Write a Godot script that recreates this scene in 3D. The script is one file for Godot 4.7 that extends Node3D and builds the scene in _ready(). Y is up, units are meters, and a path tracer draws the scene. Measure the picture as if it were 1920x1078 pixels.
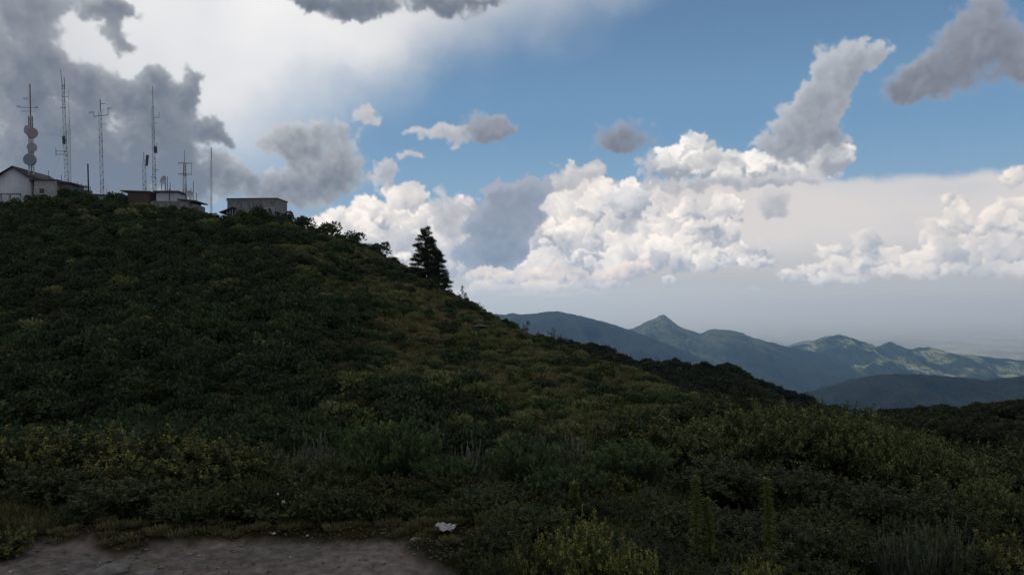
extends Node3D

var sun_to := Vector3.ZERO

func _ready():
	# ---- camera, sky, sun, exposure
	var camera := Camera3D.new()
	camera.name = "camera"
	camera.fov = 38.0
	camera.near = 0.1
	camera.far = 150000.0
	camera.position = Vector3(0, 2.0, 0)
	camera.rotation_degrees = Vector3(1.13, 0, 0)
	add_child(camera)
	camera.current = true
	var sun_az := deg_to_rad(-17.5)
	var sun_el := deg_to_rad(36.0)
	sun_to = Vector3(sin(sun_az) * cos(sun_el), sin(sun_el), -cos(sun_az) * cos(sun_el))
	var sun := DirectionalLight3D.new()
	sun.name = "sun"
	sun.light_energy = 1.6
	sun.light_color = Color(1.0, 0.97, 0.92)
	sun.light_angular_distance = 0.5
	sun.shadow_enabled = true
	add_child(sun)
	sun.look_at_from_position(Vector3.ZERO, -sun_to, Vector3.UP)
	var world := WorldEnvironment.new()
	world.name = "world_environment"
	var env := Environment.new()
	env.background_mode = Environment.BG_SKY
	env.tonemap_mode = Environment.TONE_MAPPER_LINEAR
	env.tonemap_exposure = 1.0
	env.sdfgi_enabled = true; env.ssao_enabled = true; env.ssil_enabled = true
	var sky_mat := PanoramaSkyMaterial.new()
	var t0 := Time.get_ticks_msec()
	sky_mat.panorama = ImageTexture.create_from_image(make_sky())
	print("sky ms ", Time.get_ticks_msec() - t0)
	var sky := Sky.new()
	sky.sky_material = sky_mat
	env.sky = sky
	env.volumetric_fog_enabled = true
	env.volumetric_fog_density = 0.000026
	env.volumetric_fog_albedo = Color(0.59, 0.79, 1.0)
	env.volumetric_fog_anisotropy = 0.45
	world.environment = env
	add_child(world)
	build_all()
	# the whitish summer haze that lies over the plain
	var haze := FogVolume.new()
	haze.name = "plain_haze"
	haze.shape = RenderingServer.FOG_VOLUME_SHAPE_BOX
	haze.size = Vector3(190000.0, 1180.0, 88000.0)
	haze.position = Vector3(0, -310.0, -55000.0)
	var mist := FogMaterial.new()
	mist.density = 0.000065
	mist.albedo = Color(1.0, 0.96, 0.88)
	haze.material = mist
	add_child(haze)
	tag(haze, "", "", "", "stuff")


# ---------------------------------------------------------------- sky
const SKY_W := 4096
const PER_DEG := 4096.0 / 360.0
const CW := 912
const CH := 392
const C_LEFT := -40.0
const C_TOP := 33.0
# rounded kinds -> [lit colour, shaded colour, edge softness, small puff share, opacity, raggedness, relief]
var cloud_look := {
	"far": [Color(1.05, 0.88, 0.75), Color(0.42, 0.43, 0.48), 0.28, 1.0, 0.95, 0.55, 0.34],
	"white": [Color(1.06, 0.97, 0.88), Color(0.40, 0.42, 0.48), 0.13, 1.0, 1.0, 0.60, 0.33],
	"cream": [Color(1.02, 0.97, 0.92), Color(0.35, 0.38, 0.43), 0.16, 1.0, 1.0, 0.65, 0.30],
	"pale": [Color(0.98, 0.89, 0.80), Color(0.44, 0.46, 0.51), 0.16, 1.0, 1.0, 0.60, 0.31],
	"ball": [Color(0.80, 0.78, 0.78), Color(0.34, 0.37, 0.43), 0.2, 0.9, 1.0, 0.6, 0.33],
}
# smooth kinds -> [rim colour, core colour, edge width, opacity, raggedness, relief]
var cloud_smooth := {
	"grey": [Color(0.62, 0.61, 0.62), Color(0.36, 0.38, 0.43), 0.34, 0.85, 0.45, 0.9, 0.5],
	"blue": [Color(0.38, 0.42, 0.50), Color(0.235, 0.285, 0.365), 0.08, 1.0, 0.34, 0.8, 0.5],
	"plume": [Color(0.50, 0.53, 0.58), Color(0.245, 0.275, 0.325), 0.24, 1.0, 0.44, 0.8, 0.62],
	"dusk": [Color(0.42, 0.45, 0.51), Color(0.175, 0.19, 0.235), 0.62, 0.97, 0.46, 0.45, 0.70],
	"mid": [Color(0.56, 0.58, 0.61), Color(0.155, 0.18, 0.225), 0.40, 0.97, 0.50, 0.6, 0.70],
	"storm": [Color(0.40, 0.42, 0.455), Color(0.098, 0.135, 0.195), 0.34, 1.0, 0.50, 0.5, 0.74],
}
var cloud_list := [
	["white", [[4.38, 6.54, 3.28, 2.26], [1.83, 5.29, 2.19, 2.20], [6.92, 5.44, 2.89, 2.18], [3.66, 3.65, 2.92, 2.19], [8.36, 6.13, 1.79, 1.81], [6.20, 2.55, 2.53, 1.31], [1.46, 2.38, 2.20, 1.32], [9.08, 4.33, 1.78, 1.74], [3.29, 1.83, 2.19, 1.02], [-0.73, 1.83, 2.56, 0.95], [8.00, 3.62, 2.15, 1.45]]],
	["far", [[-2.20, 2.12, 1.83, 0.59], [0.00, 1.76, 2.20, 0.55], [2.93, 2.01, 2.19, 0.62], [5.47, 1.82, 2.00, 0.55], [7.64, 2.10, 1.80, 0.51], [-1.10, 1.17, 2.20, 0.40], [1.83, 1.10, 2.19, 0.40], [4.38, 1.17, 2.00, 0.40], [6.74, 1.31, 1.62, 0.36], [-2.93, 0.80, 1.46, 0.33], [0.92, 0.59, 2.20, 0.29], [3.66, 0.51, 1.82, 0.26], [9.08, 2.53, 1.43, 0.43], [5.47, 0.66, 1.45, 0.26]]],
	["grey", [[4.38, 8.69, 1.64, 0.73], [2.93, 8.17, 1.10, 0.73], [5.47, 9.04, 0.91, 0.51]]],
	["ball", [[7.46, 6.69, 1.73, 1.23], [8.54, 7.02, 1.07, 0.94]]],
	["white", [[-7.28, 6.58, 1.98, 1.60], [-9.43, 6.04, 1.50, 1.08], [-11.56, 5.54, 1.41, 0.90], [-8.00, 5.06, 2.87, 1.27], [-5.84, 5.09, 1.81, 1.46], [-9.79, 4.68, 2.13, 1.26], [-6.20, 3.27, 2.17, 1.46], [-8.72, 3.25, 1.79, 1.09], [-3.66, 6.19, 1.09, 1.28], [-11.56, 4.30, 2.11, 1.08], [-4.02, 4.01, 2.19, 1.83], [-12.95, 5.34, 1.04, 0.71]]],
	["grey", [[-4.75, 6.36, 1.45, 1.31], [-4.20, 5.10, 1.09, 1.46], [-9.43, 3.97, 2.14, 0.79], [-6.92, 4.17, 1.44, 0.73]]],
	["blue", [[1.46, 7.93, 1.24, 0.95], [0.00, 6.92, 1.83, 1.46], [-0.92, 7.82, 1.02, 0.81], [-1.46, 6.02, 1.65, 1.46], [1.10, 6.38, 1.10, 1.46], [-1.10, 4.75, 2.12, 1.65], [-2.01, 3.47, 2.12, 0.95], [-0.37, 3.66, 1.54, 1.10]]],
	["white", [[12.61, 5.34, 2.27, 1.50], [14.34, 6.01, 1.24, 0.99], [11.91, 6.00, 1.40, 0.90], [13.30, 4.27, 2.08, 1.43], [11.03, 3.59, 2.12, 1.26], [13.65, 3.02, 1.73, 0.89], [15.70, 3.34, 1.87, 0.70], [16.38, 2.74, 1.35, 0.42]]],
	["grey", [[17.39, 6.78, 1.17, 0.70], [17.55, 6.09, 0.83, 0.42]]],
	["cream", [[12.26, 10.44, 1.12, 0.79], [11.20, 9.61, 1.76, 1.08], [13.65, 9.17, 2.07, 1.14], [15.70, 8.91, 2.37, 1.13], [17.72, 8.65, 1.99, 0.98], [20.34, 9.52, 1.45, 1.24], [21.61, 9.44, 0.82, 0.75]]],
	["grey", [[11.56, 7.98, 2.81, 0.57], [15.02, 7.94, 3.07, 0.50], [9.25, 9.24, 0.86, 1.01], [18.38, 8.11, 2.31, 0.42], [13.65, 9.52, 1.56, 0.50]]],
	["plume", [[23.02, 15.20, 1.18, 0.88], [23.79, 15.52, 0.80, 0.54], [21.77, 14.89, 1.71, 1.50], [20.72, 13.28, 1.79, 1.58], [19.62, 11.90, 1.75, 1.66], [18.77, 10.56, 2.30, 1.46], [20.98, 10.64, 1.15, 1.03]]],
	["dusk", [[29.63, 16.99, 1.66, 1.59], [29.07, 15.90, 1.96, 1.92], [25.31, 13.17, 1.80, 0.86], [28.22, 14.82, 1.71, 1.61], [25.90, 13.57, 1.78, 1.05], [30.99, 14.73, 1.61, 1.88], [30.18, 14.26, 1.92, 1.58], [32.05, 13.40, 1.58, 1.40], [27.08, 14.05, 1.74, 1.30], [28.22, 13.00, 1.71, 0.81], [25.01, 12.98, 1.44, 0.66]]],
	["grey", [[-4.02, 11.53, 1.53, 0.62], [-6.13, 11.49, 1.16, 0.51], [-9.97, 12.59, 0.85, 0.54], [-8.65, 8.62, 0.89, 1.09], [-7.10, 10.07, 1.08, 0.33]]],
	["dusk", [[-2.01, 11.79, 1.83, 1.17], [-1.10, 12.05, 1.10, 0.95]]],
	["dusk", [[6.92, 11.54, 1.66, 1.02], [8.36, 11.44, 1.79, 0.94], [7.46, 10.97, 1.80, 0.65]]],
	["mid", [[-12.26, 11.64, 1.57, 1.07], [-15.02, 10.83, 2.05, 1.24], [-12.95, 9.89, 2.43, 1.78], [-11.56, 8.54, 1.58, 1.61], [-17.05, 7.65, 2.68, 1.23], [-14.34, 7.76, 2.92, 1.24], [-19.04, 8.25, 1.96, 1.38]]],
	["storm", [[-30.72, 15.65, 2.03, 2.36], [-29.90, 17.52, 3.58, 0.83], [-29.63, 13.43, 2.35, 1.91], [-25.75, 17.11, 1.07, 1.38], [-24.77, 15.81, 0.78, 0.80], [-26.20, 17.74, 1.77, 0.72], [-29.90, 11.58, 3.58, 2.86], [-25.90, 12.32, 2.67, 2.17], [-23.11, 13.86, 0.87, 1.14], [-21.07, 14.06, 0.86, 0.92], [-22.87, 12.13, 2.18, 2.02], [-21.45, 12.90, 0.95, 0.85], [-20.17, 11.20, 0.97, 0.76], [-19.04, 10.54, 0.72, 0.48], [-22.24, 9.07, 3.14, 2.54], [-28.79, 8.28, 4.78, 2.57], [-24.71, 7.93, 4.53, 2.16]]],
	["storm", [[-11.56, 19.48, 3.16, 0.79], [-14.34, 19.59, 2.06, 0.57], [-4.38, 19.70, 2.55, 0.95], [-7.28, 20.12, 3.96, 0.73], [-2.01, 20.07, 1.83, 0.55]]],
	["pale", [[20.98, 3.41, 0.96, 0.68], [23.02, 3.53, 0.93, 0.94], [20.01, 2.20, 1.62, 0.45], [22.24, 2.37, 2.20, 0.75], [24.40, 2.67, 1.21, 0.67], [20.98, 1.64, 2.87, 0.31], [18.71, 1.91, 1.18, 0.42], [23.49, 2.18, 2.16, 0.67]]],
	["pale", [[27.94, 6.12, 0.71, 0.65], [27.80, 4.85, 1.03, 0.97], [29.63, 4.45, 1.66, 1.11], [30.72, 5.02, 1.35, 1.10], [27.65, 3.24, 1.72, 0.91], [29.90, 3.17, 1.93, 0.95], [31.26, 3.75, 1.07, 1.25], [27.08, 4.23, 1.22, 0.98], [25.31, 2.05, 2.39, 0.46], [29.63, 2.07, 3.04, 0.51], [31.79, 5.28, 1.06, 0.93], [26.20, 2.63, 1.47, 0.72]]],
	["pale", [[31.13, 7.48, 0.67, 0.44], [10.78, 1.58, 0.57, 0.32], [16.38, 1.02, 0.34, 0.14]]],
]
var cr := PackedFloat32Array()
var cg := PackedFloat32Array()
var cb := PackedFloat32Array()
var warp_x := PackedFloat32Array()
var grain := PackedFloat32Array()
var fine := PackedFloat32Array()
var warp_y := PackedFloat32Array()
var glow_to := Vector3(sin(-0.305) * cos(0.325), sin(0.325), -cos(-0.305) * cos(0.325))  # where the veil is thinnest under the sun
var n_soft := FastNoiseLite.new()
var n_deck := FastNoiseLite.new()
var n_streak := FastNoiseLite.new()

func sm(a: float, b: float, x: float) -> float:
	var t := clampf((x - a) / (b - a), 0.0, 1.0)
	return t * t * (3.0 - 2.0 * t)

func air(az: float, el: float) -> Color:
	# clear air with veils, sheets and the overcast deck: azimuth and elevation in degrees
	var a := deg_to_rad(az)
	var e := deg_to_rad(el)
	var d := Vector3(sin(a) * cos(e), sin(e), -cos(a) * cos(e))
	var c := Color(0.53, 0.50, 0.465).lerp(Color(0.24, 0.395, 0.56), sm(1.5, 7.5, el))
	c = c.lerp(Color(0.172, 0.322, 0.512), sm(7.0, 12.5, el))
	c = c.lerp(Color(0.124, 0.234, 0.402), sm(12.0, 20.0, el))
	c = c.lerp(Color(0.085, 0.17, 0.34), sm(20.0, 70.0, el))
	var s := n_soft.get_noise_3dv(d * 90.0)
	var s2 := n_streak.get_noise_3d(d.x * 60.0 + d.y * 80.0, d.y * 260.0, d.z * 60.0)
	# high white sheet low in the right half of the sky
	var top := 8.05 - 0.018 * (az - 20.0) + 0.5 * s2
	var sheet := sm(0.5, 10.0, az) * (1.0 - sm(75.0, 110.0, az)) * (1.0 - sm(top - 0.5, top + 0.15, el)) * sm(1.0, 4.5, el)
	sheet *= 0.86 + 0.5 * s2
	c = c.lerp(Color(0.74, 0.69, 0.665), clampf(sheet, 0.0, 0.95))
	# bright veil round the hidden sun
	var sun_far := rad_to_deg(acos(clampf(d.dot(glow_to), -1.0, 1.0)))
	var line := (-0.44 * (az + 12.3) + 0.90 * (el - 12.6)) + 2.4 * s + 0.8 * s2
	var left := sm(-75.0, -30.0, az)
	var veil := sm(-3.6, 3.8, line) * (1.0 - sm(30.0, 60.0, el) * 0.7) * left * (1.0 - sm(20.0, 80.0, az))
	veil = maxf(veil, 0.85 * left * (1.0 - sm(-20.0, -10.0, az + 2.0 * s)) * sm(6.0, 12.0, el) * (1.0 - sm(25.0, 40.0, el)))
	var white := Color(0.62, 0.64, 0.67).lerp(Color(1.10, 1.06, 1.03), exp(-sun_far * sun_far / 75.0))
	white = white.lerp(Color(0.72, 0.74, 0.77), 0.5 * exp(-sun_far * sun_far / 300.0))
	c = c.lerp(white, clampf(veil * (0.93 + 0.25 * s), 0.0, 1.0))
	# broken grey deck: overhead, to the left and behind
	var ahead := (1.0 - sm(29.0, 44.0, absf(az - 1.0))) * (1.0 - sm(19.5, 30.0, el))
	var cover := lerpf(0.62, 0.78, 0.5 - 0.5 * sin(a - 0.3)) * (1.0 - ahead)
	var q := n_deck.get_noise_3dv(d * 100.0) * 0.9 + 0.25 * s
	var th := 0.55 - 1.1 * cover
	var deck := sm(th, th + 0.22, q) * sm(0.0, 6.0, el) * sm(0.05, 0.3, cover)
	var body := sm(th + 0.05, th + 0.7, q)
	var dark := Color(0.46, 0.475, 0.50).lerp(Color(0.20, 0.22, 0.25), body)
	c = c.lerp(dark, deck * 0.97)
	return c

func splat(cx: float, cy: float, rx: float, ry: float, lit: Color, shade: Color, macro: float, soft: float, opacity: float, rag: float, relief: float):
	# one rounded puff, shaded as a ball lit from the upper left
	var reach := 1.0 + rag * 0.6
	var x0 := maxi(0, int(cx - rx * reach)); var x1 := mini(CW - 1, int(cx + rx * reach) + 1)
	var y0 := maxi(0, int(cy - ry * reach)); var y1 := mini(CH - 1, int(cy + ry * reach) + 1)
	var wk := rag * minf(rx, ry)
	for y in range(y0, y1 + 1):
		for x in range(x0, x1 + 1):
			var i := y * CW + x
			var dx := (x - cx + wk * warp_x[i]) / rx
			var dy := (y - cy + wk * warp_y[i]) / ry
			var d2 := dx * dx + dy * dy
			if d2 >= 1.0: continue
			var t := clampf((1.0 - sqrt(d2)) / soft, 0.0, 1.0)
			var al := t * t * (3.0 - 2.0 * t) * opacity
			var nz := sqrt(1.0 - d2)
			var l := clampf(macro + 0.30 * grain[i] + relief * (-0.50 * dx - 0.80 * dy + 0.25 * nz), 0.0, 1.0)
			var k := 1.0 - al
			cr[i] = cr[i] * k + al * lerpf(shade.r, lit.r, l)
			cg[i] = cg[i] * k + al * lerpf(shade.g, lit.g, l)
			cb[i] = cb[i] * k + al * lerpf(shade.b, lit.b, l)

func mass(lobes: Array, k: Array):
	# a smooth cloud: lobes melt into one density, which noise frays
	var x0 := CW; var x1 := 0; var y0 := CH; var y1 := 0
	for b in lobes:
		var bx: float = (b[0] - C_LEFT) * PER_DEG
		var by: float = (C_TOP - b[1]) * PER_DEG
		x0 = mini(x0, int(bx - b[2] * PER_DEG * 1.6)); x1 = maxi(x1, int(bx + b[2] * PER_DEG * 1.6))
		y0 = mini(y0, int(by - b[3] * PER_DEG * 1.6)); y1 = maxi(y1, int(by + b[3] * PER_DEG * 1.6))
	x0 = maxi(x0, 4); y0 = maxi(y0, 4); x1 = mini(x1, CW - 1); y1 = mini(y1, CH - 1)
	var w := x1 - x0 + 1
	var dens := PackedFloat32Array(); dens.resize(w * (y1 - y0 + 1))
	for b in lobes:
		var bx: float = (b[0] - C_LEFT) * PER_DEG
		var by: float = (C_TOP - b[1]) * PER_DEG
		var rx: float = b[2] * PER_DEG * 1.30
		var ry: float = b[3] * PER_DEG * 1.30
		for y in range(maxi(y0, int(by - ry * 1.3)), mini(y1, int(by + ry * 1.3)) + 1):
			for x in range(maxi(x0, int(bx - rx * 1.3)), mini(x1, int(bx + rx * 1.3)) + 1):
				var i := y * CW + x
				var dx := (x - bx + 4.0 * warp_x[i]) / rx
				var dy := (y - by + 4.0 * warp_y[i]) / ry
				var d := 1.0 - dx * dx - dy * dy
				if d > 0.0:
					var j := (y - y0) * w + x - x0
					dens[j] = 1.0 - (1.0 - dens[j]) * (1.0 - 0.75 * d)
	for y in range(y0, y1 + 1):
		for x in range(x0, x1 + 1):
			var j := (y - y0) * w + x - x0
			var v := dens[j]
			if v <= 0.0: continue
			var i := y * CW + x
			var rag: float = k[4]
			v += rag * (k[6] * grain[i] + (0.95 - k[6]) * fine[i])
			var al: float = sm(0.24, 0.24 + k[2], v) * k[3]
			if al <= 0.0: continue
			var up := v
			if x > x0 + 3 and y > y0 + 4:
				var i2 := i - 4 * CW - 3
				up = dens[j - 4 * w - 3] + rag * (k[6] * grain[i2] + (0.95 - k[6]) * fine[i2])
			var t: float = clampf(sm(0.22, 1.05, v) * 0.72 + 0.46 * (y - y0) / float(y1 - y0) - 0.14 - 0.20 * grain[i] - k[5] * (v - up), 0.0, 1.2)
			var q := 1.0 - al
			var c: Color = k[0].lerp(k[1], t)
			cr[i] = cr[i] * q + al * c.r; cg[i] = cg[i] * q + al * c.g; cb[i] = cb[i] * q + al * c.b

func grid_noise(seed_: int, freq: float, w: int, h: int) -> PackedFloat32Array:
	var n := FastNoiseLite.new()
	n.seed = seed_; n.frequency = freq; n.fractal_octaves = 5; n.fractal_gain = 0.55
	var out := PackedFloat32Array(); out.resize(w * h)
	for y in h:
		for x in w: out[y * w + x] = n.get_noise_2d(x, y) * 1.8
	return out

func make_sky() -> Image:
	n_soft.seed = 5; n_soft.frequency = 0.045; n_soft.fractal_octaves = 5
	n_deck.seed = 11; n_deck.frequency = 0.017; n_deck.fractal_octaves = 6; n_deck.fractal_gain = 0.52
	n_streak.seed = 23; n_streak.frequency = 0.03; n_streak.fractal_octaves = 4
	var low := Image.create(1024, 512, false, Image.FORMAT_RGBF)
	low.fill(Color(0.11, 0.12, 0.12))
	for y in 258:
		var el := 90.0 - (y + 0.5) * 180.0 / 512.0
		for x in 1024:
			var az := (x + 0.5) * 360.0 / 1024.0
			if az > 180.0: az -= 360.0
			low.set_pixel(x, y, air(az, maxf(el, 0.0)))
	low.resize(SKY_W, SKY_W / 2, Image.INTERPOLATE_BILINEAR)
	cr.resize(CW * CH); cg.resize(CW * CH); cb.resize(CW * CH)
	for y in CH:
		var el := C_TOP - (y + 0.5) / PER_DEG
		for x in CW:
			var c := air(C_LEFT + (x + 0.5) / PER_DEG, maxf(el, 0.0))
			var i := y * CW + x
			cr[i] = c.r; cg[i] = c.g; cb[i] = c.b
	warp_x = grid_noise(31, 0.045, CW, CH)
	warp_y = grid_noise(37, 0.045, CW, CH)
	grain = grid_noise(41, 0.022, CW, CH)
	fine = grid_noise(43, 0.085, CW, CH)
	var rng := RandomNumberGenerator.new(); rng.seed = 77
	for cloud in cloud_list:
		if cloud_smooth.has(cloud[0]):
			mass(cloud[1], cloud_smooth[cloud[0]])
			continue
		var k: Array = cloud_look[cloud[0]]
		var puffs := []
		for lobe in cloud[1]:
			var cx: float = (lobe[0] - C_LEFT) * PER_DEG
			var cy: float = (C_TOP - lobe[1]) * PER_DEG
			var rx: float = lobe[2] * PER_DEG
			var ry: float = lobe[3] * PER_DEG
			var r := minf(rx, ry)
			puffs.append([cy - ry * 0.3, cx, cy, rx * 1.08, ry * 1.08, 0.46, maxf(k[2], 0.5)])
			var many := int(clampf(10.0 * rx / ry, 10.0, 24.0) * k[3])
			for n in many + int(16 * k[3] * sm(6.0, 14.0, r)):
				var small := n >= many
				var a := rng.randf() * TAU
				var m := sqrt(rng.randf_range(0.15, 1.0)) * (0.98 if small else 0.80)
				var ux := cos(a) * m
				var uy := sin(a) * m
				var pr := r * (rng.randf_range(0.10, 0.26) if small else rng.randf_range(0.28, 0.62))
				var macro := clampf(0.40 - 0.22 * ux - 0.42 * uy + rng.randf_range(-0.22, 0.22), 0.0, 0.9)
				puffs.append([cy + uy * ry, cx + ux * rx, cy + uy * ry, pr * rng.randf_range(1.0, 1.35), pr, macro, k[2]])
		puffs.sort_custom(func(a, b): return a[0] < b[0])
		for p in puffs: splat(p[1], p[2], p[3], p[4], k[0], k[1], p[5], p[6], k[4], k[5], k[6])
	# the lowest clouds sink into the haze
	var part := Image.create(CW, CH, false, Image.FORMAT_RGBF)
	for y in CH:
		var el := C_TOP - (y + 0.5) / PER_DEG
		var h := 0.5 * (1.0 - sm(-0.5, 3.2, el))
		for x in CW:
			var i := y * CW + x
			var sx := clampi(int(x + 1.6 * fine[i] + 0.5), 0, CW - 1)
			var sy := clampi(int(y + 1.6 * warp_x[(CW * CH - 1) - i] + 0.5), 0, CH - 1)
			var q := sy * CW + sx
			part.set_pixel(x, y, Color(cr[q], cg[q], cb[q]).lerp(Color(0.53, 0.50, 0.465), h))
	var shift := int(-C_LEFT * PER_DEG)
	var up := int((90.0 - C_TOP) * PER_DEG)
	low.blit_rect(part, Rect2i(shift, 0, CW - shift, CH), Vector2i(0, up))
	low.blit_rect(part, Rect2i(0, 0, shift, CH), Vector2i(SKY_W - shift, up))
	return low

# ---------------------------------------------------------------- helpers
var used := {}
var mats := {}

func numbered(called: String) -> String:
	var n: int = used.get(called, 0)
	used[called] = n + 1
	return called if n == 0 else "%s_%03d" % [called, n]

func tag(o: Node, label := "", category := "", group := "", kind := ""):
	if label: o.set_meta("label", label)
	if category: o.set_meta("category", category)
	if group: o.set_meta("group", group)
	if kind: o.set_meta("kind", kind)

func thing(called: String, at: Vector3, label: String, category: String, group := "") -> Node3D:
	var o := Node3D.new()
	o.name = numbered(called)
	o.position = at
	add_child(o)
	tag(o, label, category, group)
	return o

func part(called: String, mesh: Mesh, m: Material, parent: Node = self) -> MeshInstance3D:
	var o := MeshInstance3D.new()
	o.mesh = mesh
	o.material_override = m
	if parent == self:
		o.name = numbered(called)
	else:
		var n := 0
		for c in parent.get_children():
			if String(c.name).begins_with(called): n += 1
		o.name = called if n == 0 else "%s_%03d" % [called, n]
	parent.add_child(o, true)
	return o

func mat(key: String, c: Color, rough := 0.85, metal := 0.0) -> StandardMaterial3D:
	# colour given as the real-world (linear) base colour
	if not mats.has(key):
		var m := StandardMaterial3D.new()
		m.albedo_color = c.linear_to_srgb()
		m.roughness = rough
		m.metallic = metal
		mats[key] = m
	return mats[key]

func worn(key: String, c: Color, spread: float, scale: float, rough := 0.9, streak := 1.0, seed_ := 3, bump := 0.0) -> StandardMaterial3D:
	# a surface whose tone wanders with stains and grain
	if mats.has(key): return mats[key]
	var m := StandardMaterial3D.new()
	var a := FastNoiseLite.new(); a.seed = seed_; a.frequency = 0.012; a.fractal_octaves = 6; a.fractal_gain = 0.62
	var im := Image.create(256, 256, false, Image.FORMAT_RGB8)
	for y in 256:
		for x in 256:
			var v := a.get_noise_2d(x * streak * 2.0, y * 2.0 / streak) * 1.6
			var g := a.get_noise_2d(x * 9.0 + 900.0, y * 9.0) * 0.5
			var k := 1.0 + spread * (v + g)
			im.set_pixel(x, y, Color(c.r * k, c.g * k * (1.0 - 0.05 * v), c.b * k * (1.0 - 0.10 * v)).clamp().linear_to_srgb())
	m.albedo_texture = ImageTexture.create_from_image(im)
	m.uv1_triplanar = true
	m.uv1_world_triplanar = true
	m.uv1_scale = Vector3.ONE / scale
	m.roughness = rough
	if bump > 0.0:
		var nt := Image.create(256, 256, false, Image.FORMAT_RGB8)
		for y in 256:
			for x in 256:
				var v := 0.5 + 0.5 * a.get_noise_2d(x * 7.0, y * 7.0)
				nt.set_pixel(x, y, Color(v, v, v))
		nt.bump_map_to_normal_map(bump)
		m.normal_enabled = true
		m.normal_texture = ImageTexture.create_from_image(nt)
	mats[key] = m
	return m

func leaf_mat(key: String, through: Color, rough := 0.6) -> StandardMaterial3D:
	if not mats.has(key):
		var m := StandardMaterial3D.new()
		m.vertex_color_use_as_albedo = true
		m.roughness = rough
		m.cull_mode = BaseMaterial3D.CULL_DISABLED
		m.metallic_specular = 0.35
		m.backlight_enabled = true
		m.backlight = through.linear_to_srgb()
		mats[key] = m
	return mats[key]

func begin() -> SurfaceTool:
	var st := SurfaceTool.new()
	st.begin(Mesh.PRIMITIVE_TRIANGLES)
	return st

func done(st: SurfaceTool) -> ArrayMesh:
	st.generate_normals()
	return st.commit()

func quad(st: SurfaceTool, a: Vector3, b: Vector3, c: Vector3, d: Vector3):
	for v in [a, b, c, a, c, d]: st.add_vertex(v)

func box(st: SurfaceTool, lo: Vector3, hi: Vector3, turn := Basis.IDENTITY, at := Vector3.ZERO):
	st.set_smooth_group(-1)
	var p := []
	for i in 8:
		p.append(at + turn * Vector3(hi.x if i & 1 else lo.x, hi.y if i & 2 else lo.y, hi.z if i & 4 else lo.z))
	quad(st, p[0], p[1], p[3], p[2])
	quad(st, p[5], p[4], p[6], p[7])
	quad(st, p[4], p[0], p[2], p[6])
	quad(st, p[1], p[5], p[7], p[3])
	quad(st, p[2], p[3], p[7], p[6])
	quad(st, p[4], p[5], p[1], p[0])

func bar(st: SurfaceTool, a: Vector3, b: Vector3, r0: float, r1 := -1.0, sides := 4):
	# a straight rod from a to b
	if r1 < 0.0: r1 = r0
	var d := (b - a).normalized()
	var u := d.cross(Vector3.UP if absf(d.y) < 0.9 else Vector3.RIGHT).normalized()
	var w := d.cross(u)
	st.set_smooth_group(1 if sides > 4 else -1)
	for k in sides:
		var k0 := TAU * k / sides
		var k1 := TAU * (k + 1) / sides
		var n0 := u * cos(k0) + w * sin(k0)
		var n1 := u * cos(k1) + w * sin(k1)
		quad(st, a + n0 * r0, a + n1 * r0, b + n1 * r1, b + n0 * r1)
	st.set_smooth_group(-1)
	for k in range(1, sides - 1):
		var m0 := u
		var m1 := u * cos(TAU * k / sides) + w * sin(TAU * k / sides)
		var m2 := u * cos(TAU * (k + 1) / sides) + w * sin(TAU * (k + 1) / sides)
		for v in [b + m0 * r1, b + m1 * r1, b + m2 * r1]: st.add_vertex(v)
		for v in [a + m0 * r0, a + m2 * r0, a + m1 * r0]: st.add_vertex(v)

func sheet(called: String, nu: int, nv: int, pos: Callable, col: Callable, m: Material) -> MeshInstance3D:
	# a grid of nu x nv points with smooth normals and vertex colours
	var pv := PackedVector3Array(); pv.resize(nu * nv)
	for j in nv:
		for i in nu: pv[j * nu + i] = pos.call(i / float(nu - 1), j / float(nv - 1))
	var nn := PackedVector3Array(); nn.resize(nu * nv)
	var cc := PackedColorArray(); cc.resize(nu * nv)
	for j in nv:
		for i in nu:
			var dx := pv[j * nu + mini(i + 1, nu - 1)] - pv[j * nu + maxi(i - 1, 0)]
			var dz := pv[mini(j + 1, nv - 1) * nu + i] - pv[maxi(j - 1, 0) * nu + i]
			var n := dz.cross(dx).normalized()
			if n.y < 0.0: n = -n
			nn[j * nu + i] = n
			cc[j * nu + i] = col.call(pv[j * nu + i], n)
	var ix := PackedInt32Array()
	for j in nv - 1:
		for i in nu - 1:
			var a := j * nu + i
			ix.append_array([a, a + nu, a + 1, a + 1, a + nu, a + nu + 1])
	var arr := []; arr.resize(Mesh.ARRAY_MAX)
	arr[Mesh.ARRAY_VERTEX] = pv; arr[Mesh.ARRAY_NORMAL] = nn; arr[Mesh.ARRAY_COLOR] = cc; arr[Mesh.ARRAY_INDEX] = ix
	var mesh := ArrayMesh.new()
	mesh.add_surface_from_arrays(Mesh.PRIMITIVE_TRIANGLES, arr)
	var o := part(called, mesh, m)
	tag(o, "", "", "", "structure")
	return o

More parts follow.
